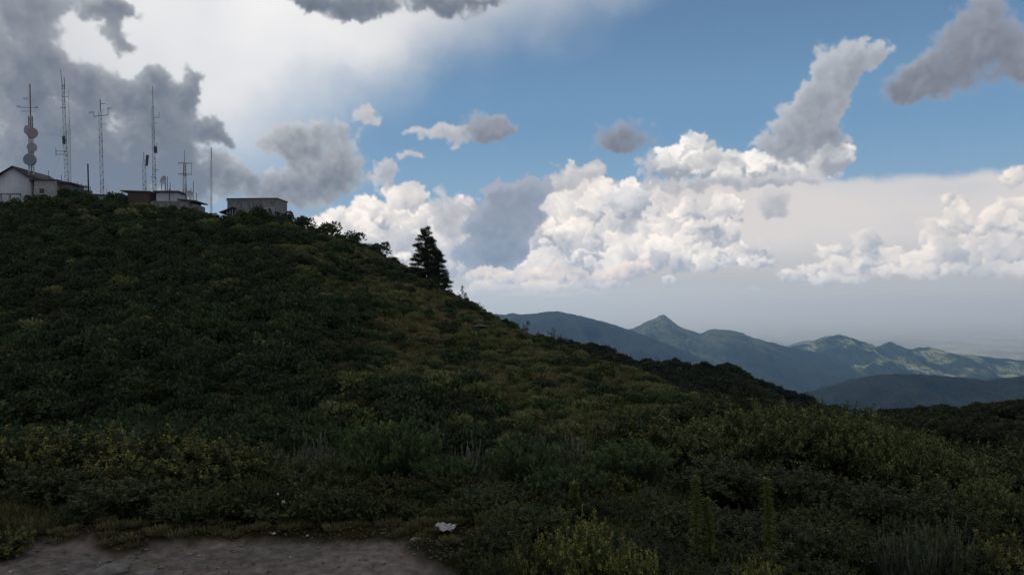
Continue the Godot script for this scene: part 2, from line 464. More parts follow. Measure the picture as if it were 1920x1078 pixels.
# ---------------------------------------------------------------- the land
# the near hill: for each bearing (x over depth) the depth, the height of its crest and the height of the gully before it
var crest := [[-1.3, 190.0, 27.0, -10.0], [-0.613, 180.0, 22.6, -10.0], [-0.53, 180.0, 24.0, -10.0], [-0.454, 178.0, 22.6, -10.0], [-0.345, 176.0, 19.6, -10.0], [-0.268, 172.0, 17.8, -10.0], [-0.198, 165.0, 14.0, -10.0], [-0.128, 156.0, 8.7, -10.0], [-0.077, 148.0, 3.4, -10.0], [-0.019, 135.0, -0.9, -10.0], [0.026, 120.0, -3.4, -10.0], [0.064, 110.0, -4.7, -10.0], [0.14, 92.0, -6.3, -10.5], [0.217, 76.0, -7.4, -11.0], [0.281, 62.0, -7.6, -12.0], [0.38, 52.0, -10.0, -14.0], [0.7, 45.0, -18.0, -20.0]]
var n_land := FastNoiseLite.new()
var n_spur := FastNoiseLite.new()
var n_cover := FastNoiseLite.new()

func crest_at(t: float) -> Vector3:
	var i := 0
	while i < crest.size() - 2 and t > crest[i + 1][0]: i += 1
	var a: Array = crest[i]
	var b: Array = crest[i + 1]
	var k := clampf((t - a[0]) / (b[0] - a[0]), 0.0, 1.0)
	k = lerpf(k, k * k * (3.0 - 2.0 * k), 0.35)
	return Vector3(lerpf(a[1], b[1], k), lerpf(a[2], b[2], k), lerpf(a[3], b[3], k))

func hill_h(x: float, deep: float) -> float:
	var t := clampf(x / maxf(deep, 4.0), -1.3, 0.7)
	var c := crest_at(t)
	var gully := 0.42 * c.x
	var near := -0.11 * maxf(x - 0.2, 0.0) * sm(2.0, 7.0, deep)
	var h := 0.0
	if deep < gully:
		var lip := lerpf(8.5, 15.5, sm(0.02, 0.28, t))
		var k := clampf((deep - lip) / (gully - lip), 0.0, 1.0)
		h = lerpf(near, c.z, 1.0 - pow(1.0 - k, 1.9)) if k > 0.0 else near
	elif deep < c.x:
		var k := (deep - gully) / (c.x - gully)
		h = lerpf(c.z, c.y, lerpf(sm(0.0, 1.0, k), pow(k, 0.92), 0.75))
	else:
		var flat := 24.0 * sm(-0.22, -0.34, t)
		h = c.y - 0.30 * maxf(deep - c.x - flat, 0.0) * sm(0.0, 25.0, deep - c.x - flat)
	var amount := sm(12.0, 40.0, deep) * (1.0 - 0.7 * sm(c.x - 18.0, c.x, deep))
	h += amount * (1.7 * n_land.get_noise_2d(x * 1.6, deep * 1.6) + 0.5 * n_land.get_noise_2d(x * 6.0, deep * 6.0))
	return maxf(h, -140.0)

func dirt(x: float, deep: float) -> float:
	# how much bare dirt there is at a spot of the near ground: 0 to 1
	var edge := 6.88 + 0.18 * n_land.get_noise_2d(x * 40.0, 0.0) - 0.16 * (x + 1.5) * sm(-2.2, -0.4, x)
	var r := (edge - deep) * 2.6 + 1.1 * n_cover.get_noise_2d(x * 60.0, deep * 60.0)
	r -= 3.2 * sm(-0.85, -0.15, x + 0.25 * n_land.get_noise_2d(9.0, deep * 60.0))
	return sm(-0.18, 0.18, r)

func near_h(x: float, deep: float) -> float:
	var h := hill_h(x, deep)
	var d := dirt(x, deep)
	h += (0.05 + 0.07 * n_land.get_noise_2d(x * 55.0, deep * 55.0)) * (1.0 - d)
	h += 0.035 * n_land.get_noise_2d(x * 22.0 + 50.0, deep * 30.0) + 0.012 * n_land.get_noise_2d(x * 190.0, deep * 190.0)
	return h

func rise(called: String, pts: Array, front: float, back: float, drop_front: float, drop_back: float, nu: int, nv: int, amp: float, wave: float, col: Callable, m: Material, rugged := 0.0) -> MeshInstance3D:
	# a ridge of land: pts are x, height, depth of its crest line; it falls away to both sides, with spurs
	var total := float(pts.size() - 1)
	return sheet(called, nu, nv, func(u: float, v: float) -> Vector3: return rise_at(pts, total, u, v, front, back, drop_front, drop_back, amp, wave, rugged), col, m)

func rise_at(pts: Array, total: float, u: float, v: float, front: float, back: float, drop_front: float, drop_back: float, amp: float, wave: float, rugged: float) -> Vector3:
	var f := u * total
	var i := mini(int(f), int(total) - 1)
	var k := f - i
	var p0: Vector3 = pts[maxi(i - 1, 0)]
	var p1: Vector3 = pts[i]
	var p2: Vector3 = pts[i + 1]
	var p3: Vector3 = pts[mini(i + 2, pts.size() - 1)]
	var c := p1.lerp(p2, k).lerp(p1.cubic_interpolate(p2, p0, p3, k), 0.6)
	var s := v * 2.0 - 1.0
	var q := absf(s)
	var run := (front if s < 0.0 else back) * pow(q, 1.25)
	var side := -1.0 if s < 0.0 else 1.0
	var x := c.x + run * 0.10 * side
	var deep := c.z + side * run
	var fall := (drop_front if s < 0.0 else drop_back) * (0.62 * pow(q, 1.1) + 0.38 * q * q * (3.0 - 2.0 * q))
	var h := c.y - fall
	var spur := 1.0 - 2.0 * absf(n_spur.get_noise_2d(x / wave * 100.0 + 0.18 * deep / wave * 100.0, deep / wave * 34.0))
	h += amp * (spur - 0.7) * sm(0.0, 0.30, q)
	h += amp * 0.25 * n_land.get_noise_2d(x / wave * 200.0, deep / wave * 200.0) * sm(0.0, 0.10, q)
	h += rugged * n_land.get_noise_2d(x / wave * 420.0, deep / wave * 420.0)
	return Vector3(x, h, -deep)

func land_mat(key: String, grain_scale: float, bump := 6.0, mottle := 0.55) -> StandardMaterial3D:
	if mats.has(key): return mats[key]
	var m := StandardMaterial3D.new()
	m.vertex_color_use_as_albedo = true
	m.roughness = 1.0
	m.metallic_specular = 0.15
	var a := FastNoiseLite.new(); a.seed = 8; a.frequency = 0.03; a.fractal_octaves = 5; a.fractal_gain = 0.7
	var im := Image.create(512, 512, false, Image.FORMAT_RGB8)
	var bm := Image.create(512, 512, false, Image.FORMAT_RGB8)
	for y in 512:
		for x in 512:
			var v := a.get_noise_2d(x, y)
			var g := clampf(0.78 + mottle * v, 0.15, 1.0)
			im.set_pixel(x, y, Color(g, g, g))
			var b := 0.5 + 0.5 * a.get_noise_2d(x * 3.0, y * 3.0)
			bm.set_pixel(x, y, Color(b, b, b))
	bm.bump_map_to_normal_map(bump)
	m.albedo_texture = ImageTexture.create_from_image(im)
	m.normal_enabled = true
	m.normal_texture = ImageTexture.create_from_image(bm)
	m.uv1_triplanar = true
	m.uv1_world_triplanar = true
	m.uv1_scale = Vector3.ONE / grain_scale
	mats[key] = m
	return m

const SHADED_FOREST := Color(0.014, 0.022, 0.011)  # forest green with cloud and canopy shade mixed into the colour
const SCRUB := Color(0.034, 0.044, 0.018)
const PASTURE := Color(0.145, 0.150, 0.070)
const HAY := Color(0.42, 0.35, 0.23)

func build_land():
	n_land.seed = 2; n_land.frequency = 0.02; n_land.fractal_octaves = 4
	n_spur.seed = 14; n_spur.frequency = 0.010; n_spur.fractal_octaves = 4; n_spur.fractal_gain = 0.6
	n_cover.seed = 19; n_cover.frequency = 0.012; n_cover.fractal_octaves = 5; n_cover.fractal_gain = 0.6
	# the plain, out to the horizon
	var plain_mat := land_mat("plain", 2500.0)
	sheet("plain", 420, 320, func(u: float, v: float) -> Vector3:
		var deep := 3000.0 + 87000.0 * v * v
		return Vector3((u - 0.5) * 2.0 * (deep * 0.8 + 4000.0), -905.0, -deep),
		func(p: Vector3, _n: Vector3) -> Color:
			var a := n_cover.get_noise_2d(p.x * 0.05, p.z * 0.02)
			var b := n_cover.get_noise_2d(p.x * 0.30 + 400.0, p.z * 0.09)
			var c := PASTURE.lerp(HAY, sm(-0.25, 0.35, 0.5 * a + 0.8 * b))
			return c.lerp(SHADED_FOREST, 0.75 * sm(0.10, 0.35, -a + 0.8 * b)), plain_mat)
	var far_mat := land_mat("far_land", 420.0, 10.0, 1.1)
	var green_land := func(p: Vector3, _n: Vector3) -> Color:
		return SCRUB.lerp(PASTURE, 0.35 * sm(0.0, 0.3, n_cover.get_noise_2d(p.x * 0.2, p.z * 0.2)))
	var lit_pasture_land := func(p: Vector3, n: Vector3) -> Color:
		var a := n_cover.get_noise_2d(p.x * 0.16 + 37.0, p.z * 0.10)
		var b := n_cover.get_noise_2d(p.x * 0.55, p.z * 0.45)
		var c := SHADED_FOREST.lerp(SCRUB, sm(-0.2, 0.2, b))
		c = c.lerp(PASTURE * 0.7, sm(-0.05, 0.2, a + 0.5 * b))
		return c.lerp(PASTURE * 2.1, sm(0.17, 0.22, a + 0.5 * b) * sm(0.80, 0.9, n.y))  # brightest patches put sunlit spots into the grass colour
	var peak_land := func(p: Vector3, n: Vector3) -> Color:
		var b := n_cover.get_noise_2d(p.x * 0.4, p.z * 0.4)
		var a := n_cover.get_noise_2d(p.x * 0.12 + 11.0, p.z * 0.12)
		var c := SHADED_FOREST.lerp(PASTURE * 0.62, sm(-470.0, -230.0, p.y + 420.0 * a) * sm(-0.25, 0.15, b + 0.2))  # dark woods against grass stand in for cloud shadow edges
		return c.lerp(Color(0.17, 0.155, 0.13), sm(-230.0, -140.0, p.y + 90.0 * b) * sm(0.97, 0.86, n.y))
	var shaded_wood_land := func(p: Vector3, _n: Vector3) -> Color:  # woods darkened, cloud shade included in the colour
		return Color(0.012, 0.019, 0.012).lerp(SHADED_FOREST, sm(0.0, 0.3, n_cover.get_noise_2d(p.x * 0.5, p.z * 0.5)))
	var near_wood := func(p: Vector3, _n: Vector3) -> Color:
		return Color(0.024, 0.030, 0.012).lerp(Color(0.05, 0.046, 0.02), sm(-0.1, 0.3, n_cover.get_noise_2d(p.x * 1.5, p.z * 1.5)))
	var hill_far := land_mat("hill_far", 14.0)
	# a small blue hill far behind
	rise("far_hill", [Vector3(4140.58, -791.61, 13500), Vector3(4399.36, -688.1, 13500), Vector3(4615.02, -619.09, 13500), Vector3(4761.66, -584.58, 13500), Vector3(4960.06, -584.58, 13500), Vector3(5175.72, -636.34, 13500), Vector3(5520.77, -731.23, 13500), Vector3(6038.34, -843.37, 13500)], 1500.0, 2000.0, 330.0, 400.0, 90, 40, 60.0, 900.0, green_land, far_mat, 6.0)
	# the long ridge on the right with pastures, some painted bright as if sunlit
	rise("mountain_ridge", [Vector3(2549.52, -592.89, 9500), Vector3(2853.04, -513.97, 9500), Vector3(3156.55, -495.76, 9500), Vector3(3399.36, -453.27, 9500), Vector3(3551.12, -398.64, 9500), Vector3(3733.23, -350.08, 9500), Vector3(3933.55, -404.71, 9500), Vector3(4127.8, -489.69, 9500), Vector3(4218.85, -471.48, 9500), Vector3(4322.04, -428.99, 9500), Vector3(4431.31, -495.76, 9500), Vector3(4601.28, -520.04, 9500), Vector3(4746.96, -489.69, 9500), Vector3(4977.64, -550.4, 9500), Vector3(5402.56, -598.96, 9500), Vector3(5827.48, -641.45, 9500), Vector3(6313.1, -690.01, 9500), Vector3(7041.53, -787.14, 9500)], 3300.0, 2500.0, 420.0, 330.0, 240, 80, 120.0, 1100.0, lit_pasture_land, far_mat, 12.0)
	# the pointed peak
	rise("mountain_peak", [Vector3(659.425, -437.62, 8600), Vector3(934.185, -344.2, 8600), Vector3(1208.95, -261.77, 8600), Vector3(1362.81, -190.33, 8600), Vector3(1461.73, -146.37, 8600), Vector3(1527.67, -113.4, 8600), Vector3(1571.63, -107.9, 8600), Vector3(1615.59, -140.88, 8600), Vector3(1692.52, -206.82, 8600), Vector3(1785.94, -250.78, 8600), Vector3(1934.31, -300.24, 8600), Vector3(2011.25, -272.76, 8600), Vector3(2115.65, -256.27, 8600), Vector3(2351.95, -283.75, 8600), Vector3(2428.88, -322.22, 8600), Vector3(2555.27, -360.68, 8600), Vector3(2802.56, -426.63, 8600), Vector3(3187.22, -503.56, 8600), Vector3(3626.84, -657.42, 8600)], 3400.0, 2200.0, 480.0, 420.0, 240, 80, 100.0, 1000.0, peak_land, far_mat, 10.0)
	# the long wooded mountain, cloud shade painted into its dark green
	rise("dark_mountain", [Vector3(-1063.26, -120.68, 6400), Vector3(-654.313, -104.33, 6400), Vector3(-368.051, -87.968, 6400), Vector3(-163.578, -71.61, 6400), Vector3(-61.3419, -75.7, 6400), Vector3(8.17891, -63.431, 6400), Vector3(102.236, -75.7, 6400), Vector3(212.652, -63.431, 6400), Vector3(335.335, -51.163, 6400), Vector3(531.629, -87.968, 6400), Vector3(736.102, -141.13, 6400), Vector3(899.681, -190.2, 6400), Vector3(1104.15, -271.99, 6400), Vector3(1349.52, -366.05, 6400), Vector3(1594.89, -480.56, 6400), Vector3(1881.15, -611.42, 6400), Vector3(2208.31, -734.1, 6400)], 2200.0, 2000.0, 520.0, 500.0, 220, 70, 90.0, 900.0, shaded_wood_land, far_mat, 7.0)
	# the blue wooded ridge closing the valley, with cloud shade in its colour
	rise("valley_ridge", [Vector3(1124.6, -521.96, 4000), Vector3(1277.96, -463.18, 4000), Vector3(1405.75, -419.73, 4000), Vector3(1533.55, -386.5, 4000), Vector3(1661.34, -353.27, 4000), Vector3(1763.58, -335.38, 4000), Vector3(1865.81, -330.27, 4000), Vector3(1968.05, -332.82, 4000), Vector3(2095.85, -343.05, 4000), Vector3(2198.08, -350.72, 4000), Vector3(2274.76, -363.5, 4000), Vector3(2364.22, -350.72, 4000), Vector3(2479.23, -340.49, 4000), Vector3(2658.15, -350.72, 4000), Vector3(2913.74, -368.61, 4000)], 1300.0, 1500.0, 330.0, 300.0, 200, 60, 60.0, 600.0, shaded_wood_land, far_mat, 6.0)
	# the green spur beyond the near hill
	rise("green_spur", [Vector3(-3.96166, -27.712, 620), Vector3(23.77, -26.128, 620), Vector3(41.5974, -28.109, 620), Vector3(61.4058, -31.674, 620), Vector3(75.2716, -36.428, 620), Vector3(89.1374, -43.559, 620), Vector3(104.984, -42.767, 620), Vector3(119.642, -43.559, 620), Vector3(136.677, -46.332, 620), Vector3(151.335, -47.125, 620), Vector3(160.447, -46.728, 620), Vector3(171.144, -51.482, 620), Vector3(184.217, -57.821, 620), Vector3(206.006, -65.744, 620), Vector3(229.776, -74.064, 620), Vector3(253.546, -82.383, 620), Vector3(285.24, -91.099, 620)], 150.0, 260.0, 42.0, 160.0, 200, 60, 10.0, 110.0, near_wood, hill_far, 1.5)
	# the low shoulder under it
	rise("low_shoulder", [Vector3(19.9361, -25.246, 260), Vector3(31.5655, -26.077, 260), Vector3(44.8562, -27.406, 260), Vector3(56.4856, -27.904, 260), Vector3(66.4537, -28.236, 260), Vector3(78.0831, -29.233, 260), Vector3(89.7125, -31.227, 260), Vector3(101.342, -33.885, 260), Vector3(112.971, -37.208, 260)], 120.0, 150.0, 14.0, 50.0, 110, 40, 4.0, 60.0, near_wood, hill_far, 0.8)
	# the dark flank on the right
	rise("right_flank", [Vector3(99.6805, -45.923, 300), Vector3(115.016, -42.473, 300), Vector3(126.518, -39.789, 300), Vector3(139.936, -37.681, 300), Vector3(153.355, -36.914, 300), Vector3(170.607, -35.955, 300), Vector3(184.026, -34.997, 300), Vector3(203.195, -33.655, 300), Vector3(228.115, -32.121, 300)], 215.0, 200.0, 7.0, 70.0, 140, 80, 7.0, 70.0, near_wood, hill_far, 0.8)
	# the near hill and the ground at the photographer's feet
	var hill_mat := land_mat("hill_land", 3.0)
	sheet("hillside", 190, 190, func(u: float, v: float) -> Vector3:
		var deep := 8.0 + 330.0 * pow(v, 1.25)
		var x := lerpf(-1.25, 0.85, u) * (deep * 0.92 + 14.0)
		return Vector3(x, hill_h(x, deep) - 0.30 * (1.0 - sm(9.0, 11.0, deep)), -deep),
		func(p: Vector3, _n: Vector3) -> Color:
			var g := n_cover.get_noise_2d(p.x * 2.2, p.z * 2.2)
			return Color(0.030, 0.034, 0.014).lerp(Color(0.095, 0.082, 0.038), maxf(sm(-0.05, 0.3, g), 0.7 * sm(-0.36, -0.05, p.x / maxf(-p.z, 10.0)))), hill_mat)  # paler to the right, where stronger light is painted in
	var soil := land_mat("near_soil", 2.6, 0.2, 0.28)
	sheet("dirt_path", 300, 150, func(u: float, v: float) -> Vector3:
		var x := lerpf(-15.0, 12.0, u)
		var deep := lerpf(-5.0, 10.0, v)
		return Vector3(x, near_h(x, deep), -deep),
		func(p: Vector3, _n: Vector3) -> Color:
			var d := dirt(p.x, -p.z)
			var g := n_cover.get_noise_2d(p.x * 90.0, p.z * 90.0)
			var bare := Color(0.38, 0.295, 0.235).lerp(Color(0.29, 0.235, 0.195), sm(-0.2, 0.25, n_cover.get_noise_2d(p.x * 40.0 + 70.0, p.z * 60.0)))
			var litter := Color(0.060, 0.040, 0.022).lerp(Color(0.035, 0.036, 0.014), sm(-0.15, 0.2, g))
			return litter.lerp(bare, d), soil)

# ---------------------------------------------------------------- plants
class Foliage:
	var v := PackedVector3Array()
	var n := PackedVector3Array()
	var c := PackedColorArray()

	func leaf(at: Vector3, along: Vector3, up: Vector3, length: float, width: float, col: Color, cup := 0.2):
		# two faces folded at the midrib
		col = Color(col.r * 1.4, col.g * 1.32, col.b * 1.6)
		var side := along.cross(up)
		if side.length_squared() < 0.0001: side = along.cross(Vector3(0.3, 0.1, 0.9))
		side = side.normalized()
		var nor := side.cross(along).normalized()
		var tip := at + along * length - nor * length * cup * 0.6
		var mid := at + along * length * 0.45
		var a := mid + side * width * 0.5 + nor * width * cup
		var b := mid - side * width * 0.5 + nor * width * cup
		v.append_array(PackedVector3Array([at, tip, a, at, b, tip]))
		var n1 := (nor - side * 0.35).normalized()
		var n2 := (nor + side * 0.35).normalized()
		n.append_array(PackedVector3Array([n1, n1, n1, n2, n2, n2]))
		c.append_array(PackedColorArray([col, col, col, col, col, col]))

	func mesh() -> ArrayMesh:
		var arr := []; arr.resize(Mesh.ARRAY_MAX)
		arr[Mesh.ARRAY_VERTEX] = v; arr[Mesh.ARRAY_NORMAL] = n; arr[Mesh.ARRAY_COLOR] = c
		var m := ArrayMesh.new()
		m.add_surface_from_arrays(Mesh.PRIMITIVE_TRIANGLES, arr)
		return m

func any_dir(rng: RandomNumberGenerator) -> Vector3:
	var z := rng.randf_range(-1.0, 1.0)
	var a := rng.randf() * TAU
	var r := sqrt(1.0 - z * z)
	return Vector3(r * cos(a), z, r * sin(a))

func tint(c: Color, rng: RandomNumberGenerator, spread: float, warm := 0.0) -> Color:
	var k := 1.0 + rng.randf_range(-spread, spread)
	var w := rng.randf_range(-0.5, 1.0) * warm
	return Color(c.r * k * (1.0 + w), c.g * k * (1.0 + 0.25 * w), c.b * k)

# species: stems, twigs per stem, leaves per twig, leaf length, leaf width, uprightness, colour, young tip colour, tip share
var species := {
	"olive": [34, 15, 22, 0.062, 0.032, 0.25, Color(0.052, 0.068, 0.018), Color(0.200, 0.185, 0.038), 0.42],
	"bright": [34, 14, 20, 0.056, 0.030, 0.30, Color(0.072, 0.096, 0.020), Color(0.27, 0.26, 0.05), 0.5],
	"fine": [34, 16, 30, 0.050, 0.018, 0.40, Color(0.050, 0.076, 0.020), Color(0.125, 0.140, 0.034), 0.35],
	"broom": [40, 14, 30, 0.060, 0.016, 0.80, Color(0.044, 0.076, 0.020), Color(0.105, 0.165, 0.040), 0.5],
	"spike": [34, 6, 60, 0.040, 0.016, 1.15, Color(0.080, 0.098, 0.044), Color(0.34, 0.35, 0.22), 0.4],
	"spikedark": [34, 6, 60, 0.040, 0.016, 1.15, Color(0.055, 0.080, 0.036), Color(0.16, 0.20, 0.10), 0.35],
	"grey": [24, 8, 36, 0.048, 0.020, 0.8, Color(0.105, 0.125, 0.080), Color(0.22, 0.24, 0.17), 0.35],
	"dim": [44, 13, 22, 0.062, 0.026, 0.40, Color(0.046, 0.062, 0.018), Color(0.085, 0.098, 0.028), 0.35],  # the mixed bush again, colours darkened for shade inside the thicket
	"mixed": [48, 13, 22, 0.062, 0.024, 0.45, Color(0.076, 0.106, 0.028), Color(0.160, 0.182, 0.046), 0.45],
}

func grow(kind: String, seed_: int) -> Array:
	# a bush about 1 m high and 1 m in radius: its leaves and its stems
	var k: Array = species[kind]
	var rng := RandomNumberGenerator.new(); rng.seed = seed_
	var f := Foliage.new()
	var st := begin()
	var spiky: bool = kind.begins_with("spike")
	for s in int(k[0]):
		var a: float = TAU * (s + rng.randf()) / k[0]
		var out := sqrt(rng.randf_range(0.02, 1.0)) * 0.80
		var up: float = sqrt(maxf(0.05, 1.0 - out * out)) * rng.randf_range(0.78, 1.02)
		if k[5] > 0.7: up = lerpf(up, 1.0, 0.35) * rng.randf_range(0.85, 1.05)
		var root := Vector3(cos(a) * 0.16 * out, 0.0, sin(a) * 0.16 * out)
		var tip := Vector3(cos(a) * out, up, sin(a) * out)
		var bend := Vector3(tip.x * 0.35, tip.y * 0.6, tip.z * 0.35) + any_dir(rng) * 0.06
		var stem_tint := rng.randf_range(0.8, 1.2)
		var last := root
		for q in 5:
			var t := (q + 1) / 5.0
			var p := root * (1.0 - t) * (1.0 - t) + bend * 2.0 * t * (1.0 - t) + tip * t * t
			bar(st, last, p, 0.010 * (1.0 - 0.15 * q), 0.010 * (0.85 - 0.15 * q), 3)
			last = p
		for w in int(k[1]):
			var t := lerpf(0.22, 1.0, (w + rng.randf()) / k[1])
			var p := root * (1.0 - t) * (1.0 - t) + bend * 2.0 * t * (1.0 - t) + tip * t * t
			var dir: Vector3 = (any_dir(rng) + Vector3(tip.x, 0, tip.z) * 0.6 + Vector3.UP * (0.2 + 1.3 * k[5])).normalized()
			if w == int(k[1]) - 1: dir = (Vector3(tip.x * 0.3, 1, tip.z * 0.3) + any_dir(rng) * 0.2).normalized()
			var length: float = rng.randf_range(0.18, 0.34) * (0.9 if spiky else 1.0)
			if spiky: length *= 1.2
			elif t > 0.8: length *= 0.62
			bar(st, p, p + dir * length, 0.004, 0.0015, 3)
			var young: bool = t > 0.72 and rng.randf() < k[8] * 2.0
			for l in int(k[2]):
				var m: float = (l + 0.5) / k[2]
				var at: Vector3 = p + dir * length * m + any_dir(rng) * 0.008
				var round_: Vector3 = dir.cross(any_dir(rng)).normalized()
				var along: Vector3 = (round_ + dir * (0.45 + 0.5 * k[5])).normalized()
				var size: float = rng.randf_range(0.7, 1.25) * (1.0 - 0.35 * m)
				var c: Color = k[6]
				if young: c = c.lerp(k[7], sm(0.1, 0.9, m) * rng.randf_range(0.5, 1.0))
				c = tint(c, rng, 0.28, 0.25)
				f.leaf(at, along, dir if spiky else Vector3.UP + any_dir(rng) * 0.5, k[3] * size, k[4] * size, Color(c.r * stem_tint, c.g * stem_tint, c.b * stem_tint))
	return [f.mesh(), done(st)]

func grow_clump(seed_: int, base: Color, tip: Color, leaves: int, leaf: float, flat: float, lobes: int) -> ArrayMesh:
	# a whole shrub or crown seen from afar, radius and height about 1: lobes of leafy sprays
	var rng := RandomNumberGenerator.new(); rng.seed = seed_
	var f := Foliage.new()
	var spots := []
	for i in lobes:
		var a := rng.randf() * TAU
		var r := sqrt(rng.randf()) * 0.62
		spots.append([Vector3(cos(a) * r, rng.randf_range(0.25, 0.85) * (1.0 - 0.45 * r) * flat, sin(a) * r), rng.randf_range(0.26, 0.48), rng.randf_range(0.85, 1.15)])
	for i in leaves:
		var s: Array = spots[rng.randi() % lobes]
		var d := any_dir(rng)
		if d.y < -0.35: d.y = -d.y
		var at: Vector3 = s[0] + d * s[1] * rng.randf_range(0.72, 1.10) * Vector3(1, 0.85, 1)
		if at.y < -0.05: at.y = 0.0
		var along := (d + any_dir(rng) * 0.9 + Vector3.UP * 0.25).normalized()
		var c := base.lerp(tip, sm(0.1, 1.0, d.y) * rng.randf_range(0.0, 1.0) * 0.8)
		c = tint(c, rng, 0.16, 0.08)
		var size := leaf * rng.randf_range(0.6, 1.35)
		f.leaf(at, along, d + any_dir(rng) * 0.4, size, size * 0.62, Color(c.r * s[2], c.g * s[2], c.b * s[2]), 0.15)
	return f.mesh()

func grow_grass(seed_: int, blades: int, base: Color, dry: Color) -> ArrayMesh:
	var rng := RandomNumberGenerator.new(); rng.seed = seed_
	var f := Foliage.new()
	for i in blades:
		var a := rng.randf() * TAU
		var r := sqrt(rng.randf()) * 0.55
		var lean := Vector3(cos(a) * r + rng.randf_range(-0.3, 0.3), 1.0, sin(a) * r + rng.randf_range(-0.3, 0.3)).normalized()
		var c := tint(base.lerp(dry, rng.randf()), rng, 0.2, 0.1)
		f.leaf(Vector3(cos(a) * r, 0.0, sin(a) * r), lean, Vector3(cos(a + 1.5), 0.2, sin(a + 1.5)), rng.randf_range(0.5, 1.05), 0.06, c, 0.25)
	return f.mesh()

